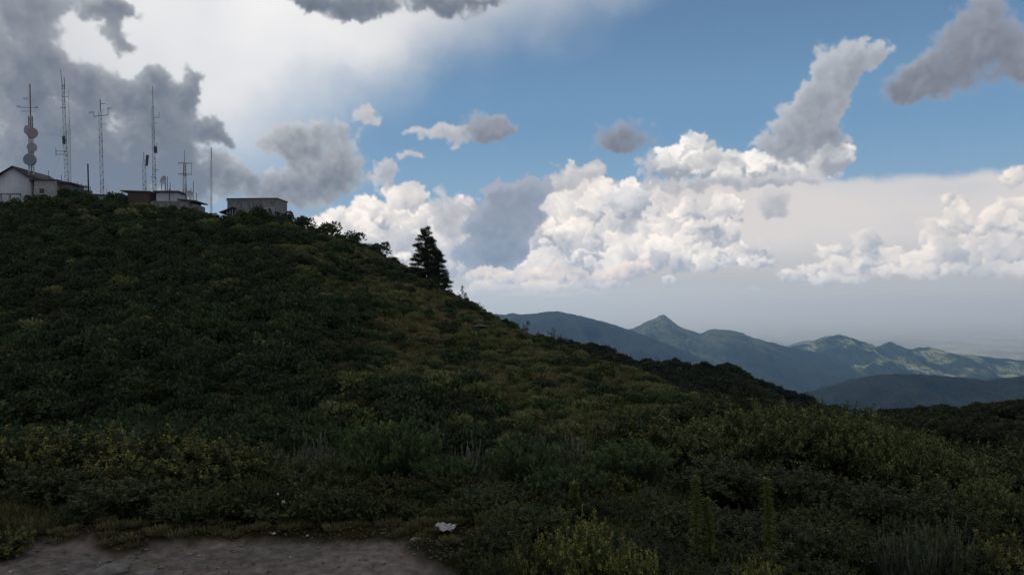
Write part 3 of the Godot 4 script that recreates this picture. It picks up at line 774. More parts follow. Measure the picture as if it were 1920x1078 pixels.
var bush_table := [
	["olive", -5.17, 8.60, 0.74, 0.66, "olive bush cut by the left edge of the picture, behind the dry grass patch"],
	["olive", -4.66, 9.00, 0.69, 0.75, "yellow-tipped olive bush left of the grey-green sprig in the leafy bank"],
	["olive", -3.71, 8.80, 0.67, 0.73, "broad olive bush in the middle of the leafy bank above the dirt path"],
	["olive", -2.93, 8.50, 0.65, 0.60, "olive bush at the right of the leafy bank above the path's red-brown litter"],
	["dim", -4.45, 8.00, 0.49, 0.51, "low dark leafy bush beside the dry grass patch"],
	["dim", -3.59, 7.80, 0.40, 0.55, "low dark leafy bush right of the small yellow wrapper"],
	["dim", -2.93, 7.90, 0.40, 0.61, "low dark leafy bush below the middle of the leafy bank"],
	["fine", -2.53, 8.60, 0.53, 0.49, "feathery green bush left of the white scraps caught in the leaves"],
	["fine", -1.93, 8.40, 0.52, 0.48, "feathery green bush holding the white scraps"],
	["fine", -2.16, 7.70, 0.25, 0.44, "low feathery shrub at the path edge under the white scraps"],
	["fine", -1.56, 7.90, 0.16, 0.45, "low dark shrub at the path edge left of the crumpled white paper"],
	["grey", -4.95, 10.50, 0.52, 0.27, "small grey-green sprig poking above the leafy bank"],
	["grey", -2.64, 11.00, 0.31, 0.28, "small grey-green clump behind the feathery bushes"],
	["broom", -1.32, 9.20, 0.78, 0.53, "tall bright green upright bush, the highest left of the centre"],
	["broom", -1.52, 8.80, 0.54, 0.34, "green upright bush on the left shoulder of the tall bright green bush"],
	["dim", -1.07, 8.40, 0.22, 0.54, "dark leafy shrub behind the crumpled white paper"],
	["dim", -0.58, 8.20, 0.19, 0.37, "dark shrub hanging over the crumpled white paper"],
	["spike", -0.46, 9.60, 0.48, 0.31, "pale spiky shrub with upright tips right of the tall bright green bush"],
	["broom", -0.73, 8.80, 0.43, 0.34, "yellow-green bush in front of the pale spiky shrub"],
	["broom", 0.14, 8.80, 0.61, 0.42, "bright green upright bush left of the whitish flowering clump"],
	["spike", 0.64, 9.60, 0.50, 0.34, "whitish flowering clump right of centre"],
	["broom", 0.52, 8.20, 0.47, 0.42, "green bush below the whitish flowering clump"],
	["fine", -0.11, 8.40, 0.23, 0.43, "feathery bush in the middle of the front row"],
	["fine", 0.18, 7.00, 0.35, 0.40, "dark feathery bush behind the bright leafy bush at the bottom"],
	["olive", 0.14, 5.60, 0.46, 0.20, "low leafy bush right of the path end"],
	["bright", 0.47, 5.60, 0.60, 0.30, "glossy yellow-green leafy bush at the bottom right of centre"],
	["bright", 0.79, 5.40, 0.48, 0.24, "lower half of glossy leaves right of the bottom leafy bush"],
	["dim", -0.11, 5.60, 0.34, 0.18, "low dark bush at the right end of the dirt path"],
	["broom", 1.29, 9.20, 0.48, 0.47, "green bush between the whitish flowering clump and the right-hand thicket"],
	["mixed", 1.56, 10.20, 0.36, 0.52, "bush between the tall thin stems and the high thicket"],
	["mixed", 3.73, 11.80, 0.63, 0.60, "bush rising between the two tallest of the thicket"],
	["mixed", 2.21, 10.50, 0.54, 0.64, "left flank bush of the high thicket on the right"],
	["mixed", 3.09, 11.00, 0.72, 0.70, "tallest bush of the thicket on the right, standing against the valley"],
	["mixed", 4.01, 11.40, 0.65, 0.69, "bush at the crown of the right-hand thicket, next to its tallest"],
	["mixed", 4.64, 11.00, 0.55, 0.63, "bush where the thicket on the right begins to fall away"],
	["mixed", 4.98, 10.40, 0.42, 0.56, "bush on the right slope of the thicket"],
	["mixed", 5.26, 9.80, 0.22, 0.53, "bush low on the right slope of the thicket"],
	["mixed", 5.35, 9.00, 0.07, 0.46, "last bush of the thicket at the right edge"],
	["dim", 2.29, 9.20, 0.32, 0.65, "inner bush of the thicket behind the tall leafy stems"],
	["dim", 3.06, 9.20, 0.26, 0.65, "inner bush in the middle of the right-hand thicket"],
	["dim", 3.65, 8.80, 0.22, 0.62, "inner bush of the thicket above the lower spiky shrub"],
	["dim", 4.19, 8.40, 0.14, 0.54, "inner bush behind the dark spiky shrub"],
	["dim", 1.61, 7.40, 0.27, 0.52, "dark leafy bush around the foot of the tall leafy stems"],
	["dim", 2.19, 7.00, 0.27, 0.54, "dark leafy bush at the bottom of the thicket"],
	["dim", 2.61, 6.60, 0.29, 0.46, "dark leafy bush left of the dark spiky shrub at the bottom"],
	["spikedark", 2.93, 6.20, 0.36, 0.24, "dark spiky shrub with upright tips at the bottom right"],
	["spikedark", 3.29, 6.40, 0.38, 0.25, "taller dark spiky shrub with upright tips at the bottom right"],
	["olive", 3.72, 6.40, 0.24, 0.41, "bush in the bottom right corner"],
	["bright", 1.65, 5.60, 0.32, 0.21, "low leafy sprig at the bottom edge under the thicket"],
	["dim", 1.14, 5.40, 0.38, 0.21, "low dark bush at the bottom edge beside the glossy leaves"],
	["olive", -4.07, 6.70, 0.20, 0.27, "dark bush in the bottom left corner on the dirt"],
]
var stem_table := [
	[1.43, 6.50, 0.65, "tall leafy stem, the brighter one left in the thicket on the right"],
	[1.54, 6.50, 0.48, "shorter leafy stem beside the brighter tall one"],
	[2.06, 6.70, 0.59, "thin leafy stem alone in the middle of the thicket"],
	[0.96, 10.50, 0.76, "tall thin stem above the whitish flowering clump"],
	[1.41, 11.00, 0.75, "tallest thin stem right of the whitish flowering clump"],
	[0.55, 7.50, 0.39, "thin leafy stem in front of the green bush right of centre"],
]
var front_group := {"olive": "leafy bushes along the dirt path", "bright": "glossy leafy bushes at the bottom", "fine": "feathery bushes along the path", "broom": "upright green bushes in the front row", "spike": "pale spiky shrubs", "spikedark": "dark spiky shrubs at the bottom right", "grey": "grey-green sprigs", "mixed": "bushes of the thicket on the right", "dim": "dark inner bushes of the front rows"}

func build_front_plants():
	var green := leaf_mat("leaf", Color(0.030, 0.042, 0.008), 0.62)
	var wood := mat("twig", Color(0.060, 0.045, 0.030), 0.9)
	var grown := {}
	var rng := RandomNumberGenerator.new(); rng.seed = 5
	for b in bush_table:
		var kind: String = b[0]
		var variant := rng.randi() % (3 if kind in ["olive", "mixed"] else 2)
		var key := kind + str(variant)
		if not grown.has(key): grown[key] = grow(kind, hash(key) % 10000)
		var ground := near_h(b[1], b[2]) if b[2] < 9.9 else hill_h(b[1], b[2])
		var shape: AABB = grown[key][0].get_aabb()
		var tall: float = maxf(b[3] - ground + 0.05, 0.2) * 1.06 / shape.end.y
		var o := thing("bush", Vector3(b[1], ground - 0.05, -b[2]), b[5], "bush", front_group[kind])
		o.rotation.y = rng.randf() * TAU
		var wide: float = b[4] * (1.4 if kind in ["mixed", "broom"] else 1.28)
		o.scale = Vector3(wide, tall, wide)
		part("foliage", grown[key][0], green, o)
		part("stems", grown[key][1], wood, o)
	# the growth between and behind the bushes, which closes over the ground
	for kind in ["olive", "fine", "mixed"]:
		var places := []
		var tints := []
		for i in 420:
			var t := rng.randf_range(-0.68, 0.68)
			var z := rng.randf_range(7.4, 10.5) if i < 230 else rng.randf_range(10.5, 34.0)
			if t > -0.05 and i < 120: z = rng.randf_range(4.6, 8.0)
			var x := t * z
			if z < 10.0 and dirt(x, z - 0.45) > 0.02: continue
			if z < 10.0 and t < -0.52: continue
			if absf(x + 0.55) < 0.4 and z < 7.6: continue
			var s := rng.randf_range(0.16, 0.34) if z < 10.5 else rng.randf_range(0.5, 0.9)
			var y := (near_h(x, z) if z < 9.9 else hill_h(x, z)) - 0.06
			places.append(Transform3D(Basis(Vector3.UP, rng.randf() * TAU).scaled(Vector3(s * 1.3, s, s * 1.3)), Vector3(x, y, -z)))
			var k := rng.randf_range(0.35, 0.70)  # tints darkened to paint the shade between the bushes
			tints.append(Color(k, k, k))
		multi("undergrowth", grown[kind + "0"][0] if grown.has(kind + "0") else grow(kind, 3)[0], green, places, tints)
	for s in stem_table:
		var ground := hill_h(s[0], s[1])
		var tall: float = s[2] - ground
		var o := thing("tall_stem_plant", Vector3(s[0], ground, -s[1]), s[3], "plant", "tall leafy stems in the front row")
		var f := Foliage.new()
		var st := begin()
		var sway := Vector3(rng.randf_range(-0.06, 0.06), 0, rng.randf_range(-0.05, 0.05))
		var last := Vector3.ZERO
		for q in 8:
			var t := (q + 1) / 8.0
			var p := Vector3(sway.x * t * t, t, sway.z * t * t) * tall
			bar(st, last, p, 0.009 * (1.0 - 0.1 * q), 0.009 * (0.9 - 0.1 * q), 4)
			last = p
		for l in 560:
			var t := sqrt(rng.randf_range(0.04, 1.0))
			var p := Vector3(sway.x * t * t, t, sway.z * t * t) * tall
			var a := rng.randf() * TAU
			var along := Vector3(cos(a), rng.randf_range(0.1, 1.0), sin(a)).normalized()
			var size := rng.randf_range(0.05, 0.085) * (1.1 - 0.5 * t)
			f.leaf(p + any_dir(rng) * 0.015, along, Vector3.UP, size, size * 0.32, tint(Color(0.14, 0.18, 0.045), rng, 0.3, 0.3))
		part("leaves", f.mesh(), green, o)
		part("stem", done(st), wood, o)

func multi(called: String, mesh: Mesh, m: Material, places: Array, tints: Array):
	var mm := MultiMesh.new()
	mm.transform_format = MultiMesh.TRANSFORM_3D
	mm.use_colors = true
	mm.mesh = mesh
	mm.instance_count = places.size()
	for i in places.size():
		mm.set_instance_transform(i, places[i])
		mm.set_instance_color(i, tints[i])
	var o := MultiMeshInstance3D.new()
	o.name = numbered(called)
	o.multimesh = mm
	o.material_override = m
	add_child(o)
	tag(o, "", "", "", "stuff")

func plant_ridge(called: String, pts: Array, front: float, back: float, drop_front: float, drop_back: float, amp: float, wave: float, rugged: float, size: float, many: int):
	var rng := RandomNumberGenerator.new(); rng.seed = many
	var green := leaf_mat("far_leaf", Color(0.012, 0.018, 0.004), 0.8)
	var mesh := grow_clump(many + 3, Color(0.034, 0.044, 0.016), Color(0.066, 0.074, 0.022), 170, 0.42, 0.9, 6)
	var places := []
	var tints := []
	for i in many:
		var u := rng.randf()
		var v := rng.randf_range(0.0, 0.56)
		var p := rise_at(pts, pts.size() - 1.0, u, v, front, back, drop_front, drop_back, amp, wave, rugged)
		var g := n_cover.get_noise_2d(p.x * 1.2, p.z * 1.2)
		if rng.randf() < 0.35 * sm(0.05, 0.3, g): continue
		var s := size * rng.randf_range(0.45, 0.9) * (1.0 - 0.35 * sm(0.46, 0.56, v))
		places.append(Transform3D(Basis(Vector3.UP, rng.randf() * TAU).scaled(Vector3(s, s * rng.randf_range(0.7, 1.05), s)), p - Vector3(0, 0.15 * s, 0)))
		var k := rng.randf_range(0.7, 1.3)
		tints.append(Color(k * (1.0 + 0.5 * maxf(g, 0.0)), k, k))
	multi(called, mesh, green, places, tints)

# hillside kinds: base colour, tip colour, leaves, leaf size, flatness, lobes, word for labels
var hill_kinds := [
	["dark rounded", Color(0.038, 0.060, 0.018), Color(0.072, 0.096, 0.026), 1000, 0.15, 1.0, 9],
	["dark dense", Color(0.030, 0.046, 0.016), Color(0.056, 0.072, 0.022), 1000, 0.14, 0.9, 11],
	["olive", Color(0.098, 0.110, 0.034), Color(0.185, 0.185, 0.052), 900, 0.145, 0.8, 8],  # raised to carry the stronger light of the right slope
	["yellow-green", Color(0.085, 0.104, 0.028), Color(0.165, 0.178, 0.042), 850, 0.14, 0.85, 7],
	["brownish", Color(0.064, 0.060, 0.025), Color(0.115, 0.100, 0.040), 800, 0.14, 0.8, 7],
	["ragged upright", Color(0.042, 0.058, 0.019), Color(0.082, 0.098, 0.028), 750, 0.16, 1.45, 7],
]

func zone_of(x: float, deep: float) -> String:
	var t := x / deep
	var c := crest_at(t)
	var up := (deep - 0.42 * c.x) / (0.58 * c.x)
	if up > 0.86:
		if t < -0.44: return "on the crest under the tall masts"
		if t < -0.34: return "on the crest near the brick hut"
		if t < -0.24: return "on the crest by the concrete building"
		if t < -0.12: return "on the skyline left of the conifer"
		if t < -0.02: return "on the skyline round the conifer"
		return "on the skyline right of the conifer"
	var h := "high" if up > 0.55 else "half way" if up > 0.25 else "low"
	if t < -0.44: return h + " on slope under masts"
	if t < -0.24: return h + " on slope under concrete building"
	if t < -0.05: return h + " on slope under conifer"
	if t < 0.09: return h + " on the grassy slope"
	return h + " on hill's right end"

func ordinal(n: int, of: int) -> String:
	if of == 1: return "the only one"
	if n == 0: return "leftmost"
	if n == of - 1: return "rightmost"
	var words := ["second", "third", "fourth", "fifth", "sixth", "seventh", "eighth", "ninth", "tenth", "eleventh", "twelfth", "thirteenth", "fourteenth", "fifteenth", "sixteenth", "seventeenth", "eighteenth", "nineteenth", "twentieth"]
	if n <= words.size(): return words[n - 1] + " from left"
	if of - 1 - n <= words.size(): return words[of - 2 - n] + " from right"
	return "in the middle"

func build_hill_plants():
	var green := leaf_mat("hill_leaf", Color(0.018, 0.026, 0.006), 0.7)
	var meshes := []
	for i in hill_kinds.size():
		var k: Array = hill_kinds[i]
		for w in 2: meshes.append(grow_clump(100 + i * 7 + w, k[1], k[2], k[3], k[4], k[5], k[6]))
	var rng := RandomNumberGenerator.new(); rng.seed = 42
	var spots := []
	var grass_places := []
	var grass_tints := []
	var deep := 30.0
	while deep < 215.0:
		var step := 1.2 + 0.004 * deep
		var t := -0.70
		while t < 0.62:
			var x := t * deep + rng.randf_range(-0.5, 0.5) * step
			var z := deep + rng.randf_range(-0.5, 0.5) * step
			t += step / deep
			var tt := x / z
			var c := crest_at(tt)
			if z > c.x + 9.0: continue
			if tt < -0.24 and z > c.x + 1.5: continue
			if z < 0.42 * c.x - 22.0 and tt < 0.1 and z > 26.0: continue
			var up := (z - 0.42 * c.x) / (0.58 * c.x)
			# grassy part of the slope: right of the middle, with open patches; paler colours paint in its stronger light
			var grassy := sm(-0.36, -0.06, tt) * sm(0.30, 0.12, tt) * sm(0.05, 0.4, up)
			var g := n_cover.get_noise_2d(x * 2.4 + 30.0, z * 2.4)
			grassy = clampf(grassy * 0.85 + 0.8 * g, 0.0, 1.0)
			var kind := 0
			var r := rng.randf() + 0.55 * n_cover.get_noise_2d(x * 1.4 + 500.0, z * 1.4)
			if r < 0.34: kind = 0
			elif r < 0.55: kind = 1
			elif r < 0.62 + 0.18 * sm(-0.35, -0.1, tt): kind = 2
			elif r < 0.93: kind = 5
			elif r < 0.99: kind = 3
			else: kind = 4
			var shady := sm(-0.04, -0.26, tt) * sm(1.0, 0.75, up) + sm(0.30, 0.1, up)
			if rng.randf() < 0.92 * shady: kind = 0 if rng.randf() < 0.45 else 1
			if grassy > 0.4 and rng.randf() < 0.6: kind = 2 if rng.randf() < 0.7 else 3 if rng.randf() < 0.7 else 4
			var s := lerpf(0.75, 2.1, pow(rng.randf(), 1.6)) * (1.0 + 0.35 * n_cover.get_noise_2d(x * 1.1, z * 1.1 + 90.0))
			s *= 1.0 + 0.25 * sm(-0.1, -0.4, tt)
			s *= 1.0 - 0.42 * grassy
			if up > 0.93: s = lerpf(s, 1.15, 0.6)
			if z < 28.0: s *= 0.75
			if kind == 5: s *= 0.85
			if up > 0.8 and x > -62.5 and x < -56.0: s = minf(s, 0.55)
			var y := hill_h(x, z)
			spots.append([s / z * (1.0 + (0.6 if up > 0.88 else 0.0)), x, y, z, s, kind * 2 + rng.randi() % 2, rng.randf()])
			if z > 48.0 and grassy > 0.12 or z > 60.0 and rng.randf() < 0.25:
				for q in (5 if grassy > 0.3 else 3):
					var gx := x + rng.randf_range(-1.5, 1.5)
					var gz := z + rng.randf_range(-1.5, 1.5)
					var gs := rng.randf_range(0.5, 1.0)
					grass_places.append(Transform3D(Basis(Vector3.UP, rng.randf() * TAU).scaled(Vector3(gs, gs * 0.8, gs)), Vector3(gx, hill_h(gx, gz) - 0.03, -gz)))
					var kk := rng.randf_range(0.75, 1.25)
					var brown := sm(0.1, 0.35, n_cover.get_noise_2d(gx * 3.0 + 80.0, gz * 3.0))
					grass_tints.append(Color(kk * (1.0 + 0.22 * brown), kk, kk * (1.0 - 0.1 * brown)))
		deep += step
	# the ones that show largest are things of their own, the rest is scrub
	# the big round crowns of the lower and left slope
	for i in 420:
		var tt := rng.randf_range(-0.66, 0.24)
		var c := crest_at(tt)
		var up := rng.randf_range(-0.1, 0.9)
		var z := (0.42 + 0.58 * up) * c.x
		if rng.randf() < 0.75 * sm(-0.28, 0.0, tt) * sm(0.1, 0.4, up): continue
		var s := rng.randf_range(1.7, 3.1) * (0.75 if tt > 0.0 else 1.0)
		spots.append([s / z, tt * z, hill_h(tt * z, z) - 0.25 * s, z, s, int([0, 1, 1, 0, 2, 3][rng.randi() % 6]) * 2 + rng.randi() % 2, rng.randf()])
	for q in [[-95.6, 178.0, 3.0, 1], [-93.2, 177.0, 2.2, 0], [-84.0, 176.5, 3.0, 0], [-84.8, 176.5, 1.9, 1], [-68.5, 175.0, 1.9, 1], [-71.5, 174.6, 1.8, 0], [-63.6, 174.2, 1.5, 2], [-52.4, 171.2, 3.4, 1], [-55.0, 170.6, 2.3, 0], [-49.6, 171.6, 2.4, 1], [-46.6, 171.5, 2.4, 5], [-43.0, 170.5, 2.8, 0], [-40.4, 169.5, 1.7, 1], [-37.0, 168.5, 2.9, 0], [-34.5, 167.0, 1.6, 5], [-31.5, 165.5, 2.7, 1], [-28.6, 163.5, 1.6, 0], [-25.6, 160.5, 2.5, 5], [-22.8, 158.0, 1.4, 1], [-101.0, 176.0, 1.4, 0], [-76.6, 174.5, 1.7, 2], [-79.0, 173.5, 1.6, 3]]:
		spots.append([1.0, q[0], hill_h(q[0], q[1]), q[1], q[2], int(q[3]) * 2, fmod(absf(q[0]) * 0.37, 1.0)])
	spots.sort_custom(func(a, b): return a[0] > b[0])
	var singles := 0
	var named := {}
	var rest := []
	var rest_tints := []
	for i in meshes.size():
		rest.append([]); rest_tints.append([])
	for s in spots:
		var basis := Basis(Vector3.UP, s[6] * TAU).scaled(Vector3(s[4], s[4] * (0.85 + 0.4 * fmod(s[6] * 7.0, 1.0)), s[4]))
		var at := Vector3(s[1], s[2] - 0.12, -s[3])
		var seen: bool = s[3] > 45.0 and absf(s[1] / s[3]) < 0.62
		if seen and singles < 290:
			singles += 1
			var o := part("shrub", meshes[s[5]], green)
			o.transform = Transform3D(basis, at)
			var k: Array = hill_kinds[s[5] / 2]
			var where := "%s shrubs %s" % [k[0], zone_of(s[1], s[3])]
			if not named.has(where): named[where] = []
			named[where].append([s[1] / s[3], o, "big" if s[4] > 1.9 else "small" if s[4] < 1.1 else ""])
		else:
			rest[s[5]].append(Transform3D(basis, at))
			var kk := 0.8 + 0.4 * fmod(s[6] * 13.0, 1.0)
			rest_tints[s[5]].append(Color(kk, kk, kk))
	for where in named:
		var row: Array = named[where]
		row.sort_custom(func(a, b): return a[0] < b[0])
		for i in row.size():
			tag(row[i][1], ("%s, %s of %s" % [(row[i][2] + " shrub").strip_edges(), ordinal(i, row.size()), where]).replace("the only one of", "alone among"), "shrub", where)
	print("shrubs ", spots.size(), " singles ", singles, " grass ", grass_places.size())
	for i in meshes.size():
		if rest[i].size(): multi("hillside_scrub", meshes[i], green, rest[i], rest_tints[i])
	multi("hillside_grass", grow_grass(9, 46, Color(0.125, 0.140, 0.042), Color(0.25, 0.21, 0.085)), green, grass_places, grass_tints)  # grass colours lifted to paint the brighter right slope

func build_ridge_plants():
	plant_ridge("spur_trees", [Vector3(-3.96166, -27.712, 620), Vector3(23.77, -26.128, 620), Vector3(41.5974, -28.109, 620), Vector3(61.4058, -31.674, 620), Vector3(75.2716, -36.428, 620), Vector3(89.1374, -43.559, 620), Vector3(104.984, -42.767, 620), Vector3(119.642, -43.559, 620), Vector3(136.677, -46.332, 620), Vector3(151.335, -47.125, 620), Vector3(160.447, -46.728, 620), Vector3(171.144, -51.482, 620), Vector3(184.217, -57.821, 620), Vector3(206.006, -65.744, 620), Vector3(229.776, -74.064, 620), Vector3(253.546, -82.383, 620), Vector3(285.24, -91.099, 620)], 150.0, 260.0, 42.0, 160.0, 10.0, 110.0, 1.5, 6.5, 2600)
	plant_ridge("shoulder_scrub", [Vector3(19.9361, -25.246, 260), Vector3(31.5655, -26.077, 260), Vector3(44.8562, -27.406, 260), Vector3(56.4856, -27.904, 260), Vector3(66.4537, -28.236, 260), Vector3(78.0831, -29.233, 260), Vector3(89.7125, -31.227, 260), Vector3(101.342, -33.885, 260), Vector3(112.971, -37.208, 260)], 120.0, 150.0, 14.0, 50.0, 4.0, 60.0, 0.8, 3.4, 2200)
	plant_ridge("flank_scrub", [Vector3(99.6805, -45.923, 300), Vector3(115.016, -42.473, 300), Vector3(126.518, -39.789, 300), Vector3(139.936, -37.681, 300), Vector3(153.355, -36.914, 300), Vector3(170.607, -35.955, 300), Vector3(184.026, -34.997, 300), Vector3(203.195, -33.655, 300), Vector3(228.115, -32.121, 300)], 215.0, 200.0, 7.0, 70.0, 7.0, 70.0, 0.8, 3.6, 6500)

# ---------------------------------------------------------------- masts, houses
func lattice(o: Node3D, h0: float, h1: float, w0: float, w1: float, sides: int, bay: float, r: float, m: Material, called := "mast_section"):
	# one section of a lattice mast: legs, rungs and diagonals
	var st := begin()
	var n := maxi(1, int(round((h1 - h0) / bay)))
	for i in n:
		var a := lerpf(h0, h1, i / float(n))
		var b := lerpf(h0, h1, (i + 1) / float(n))
		var wa := lerpf(w0, w1, i / float(n)) * 0.62
		var wb := lerpf(w0, w1, (i + 1) / float(n)) * 0.62
		for k in sides:
			var d0 := Vector3(cos(TAU * (k + 0.3) / sides), 0, sin(TAU * (k + 0.3) / sides))
			var d1 := Vector3(cos(TAU * (k + 1.3) / sides), 0, sin(TAU * (k + 1.3) / sides))
			bar(st, d0 * wa + Vector3(0, a, 0), d0 * wb + Vector3(0, b, 0), r)
			bar(st, d0 * wa + Vector3(0, a, 0), d1 * wa + Vector3(0, a, 0), r * 0.6)
			if (i + k) % 2 == 0: bar(st, d0 * wa + Vector3(0, a, 0), d1 * wb + Vector3(0, b, 0), r * 0.6)
			else: bar(st, d1 * wa + Vector3(0, a, 0), d0 * wb + Vector3(0, b, 0), r * 0.6)
	part(called, done(st), m, o)

func dish(o: Node3D, at: Vector3, radius: float, face: Vector3, m: Material, called := "dish", drum := false):
	# a round reflector with its back stay and feed
	var st := begin()
	var z := face.normalized()
	var x := Vector3.UP.cross(z).normalized()
	var y := z.cross(x)
	st.set_smooth_group(1)
	var rings := 5
	var prev := []
	for i in rings + 1:
		var r := radius * i / rings
		var row := []
		for k in 20:
			var a := TAU * k / 20.0
			row.append(at + x * cos(a) * r + y * sin(a) * r + z * (0.0 if drum else 0.32 * r * r / radius))
		if i > 0:
			for k in 20:
				quad(st, prev[k], row[k], row[(k + 1) % 20], prev[(k + 1) % 20])
		prev = row
	st.set_smooth_group(-1)
	if drum:
		var back := []
		for k in 20: back.append(prev[k] - z * radius * 0.55)
		for k in 20: quad(st, prev[k], back[k], back[(k + 1) % 20], prev[(k + 1) % 20])
		for k in range(1, 19):
			for v in [back[0], back[k], back[k + 1]]: st.add_vertex(v)
	part(called, done(st), m, o)
	var sf := begin()
	bar(sf, at - z * radius * 0.5, at, 0.05, 0.05, 6)
	if not drum:
		bar(sf, at, at + z * radius * 0.75, 0.03, 0.03, 6)
		for k in 3:
			var a := TAU * k / 3.0 + 0.5
			bar(sf, at + x * cos(a) * radius * 0.9 + y * sin(a) * radius * 0.9 + z * radius * 0.26, at + z * radius * 0.75, 0.015)
	part("dish_mount", done(sf), mats["galvanised"], o)

func yagi(o: Node3D, at: Vector3, along: Vector3, length: float, m: Material):
	var st := begin()
	bar(st, at, at + along * length, 0.035)
	var side := Vector3.UP if absf(along.y) < 0.5 else Vector3.RIGHT
	for i in 6:
		var p := at + along * length * (0.1 + 0.17 * i)
		var w := 0.34 - 0.025 * i
		bar(st, p - side * w, p + side * w, 0.018)
	part("yagi_antenna", done(st), m, o)

func rod(o: Node3D, called: String, a: Vector3, b: Vector3, r: float, m: Material, sides := 6):
	var st := begin()
	bar(st, a, b, r, r * 0.85, sides)
	part(called, done(st), m, o)

func slab(o: Node3D, called: String, lo: Vector3, hi: Vector3, m: Material, turn := Basis.IDENTITY) -> MeshInstance3D:
	var st := begin()
	var mid := (lo + hi) * 0.5
	box(st, lo - mid, hi - mid, turn, mid)
	return part(called, done(st), m, o)

func wall_with_holes(o: Node3D, called: String, w0: float, w1: float, h0: float, h1: float, z: float, thick: float, holes: Array, m: Material):
	# a wall facing +z, with real openings given as [x0, y0, x1, y1]
	var xs := [w0, w1]
	var ys := [h0, h1]
	for q in holes:
		xs.append_array([q[0], q[2]]); ys.append_array([q[1], q[3]])
	xs.sort(); ys.sort()
	var st := begin()
	for i in xs.size() - 1:
		for j in ys.size() - 1:
			if xs[i + 1] - xs[i] < 0.001 or ys[j + 1] - ys[j] < 0.001: continue
			var cx: float = (xs[i] + xs[i + 1]) * 0.5
			var cy: float = (ys[j] + ys[j + 1]) * 0.5
			var open := false
			for q in holes:
				if cx > q[0] and cx < q[2] and cy > q[1] and cy < q[3]: open = true
			if not open: box(st, Vector3(xs[i], ys[j], z - thick), Vector3(xs[i + 1], ys[j + 1], z))
	part(called, done(st), m, o)

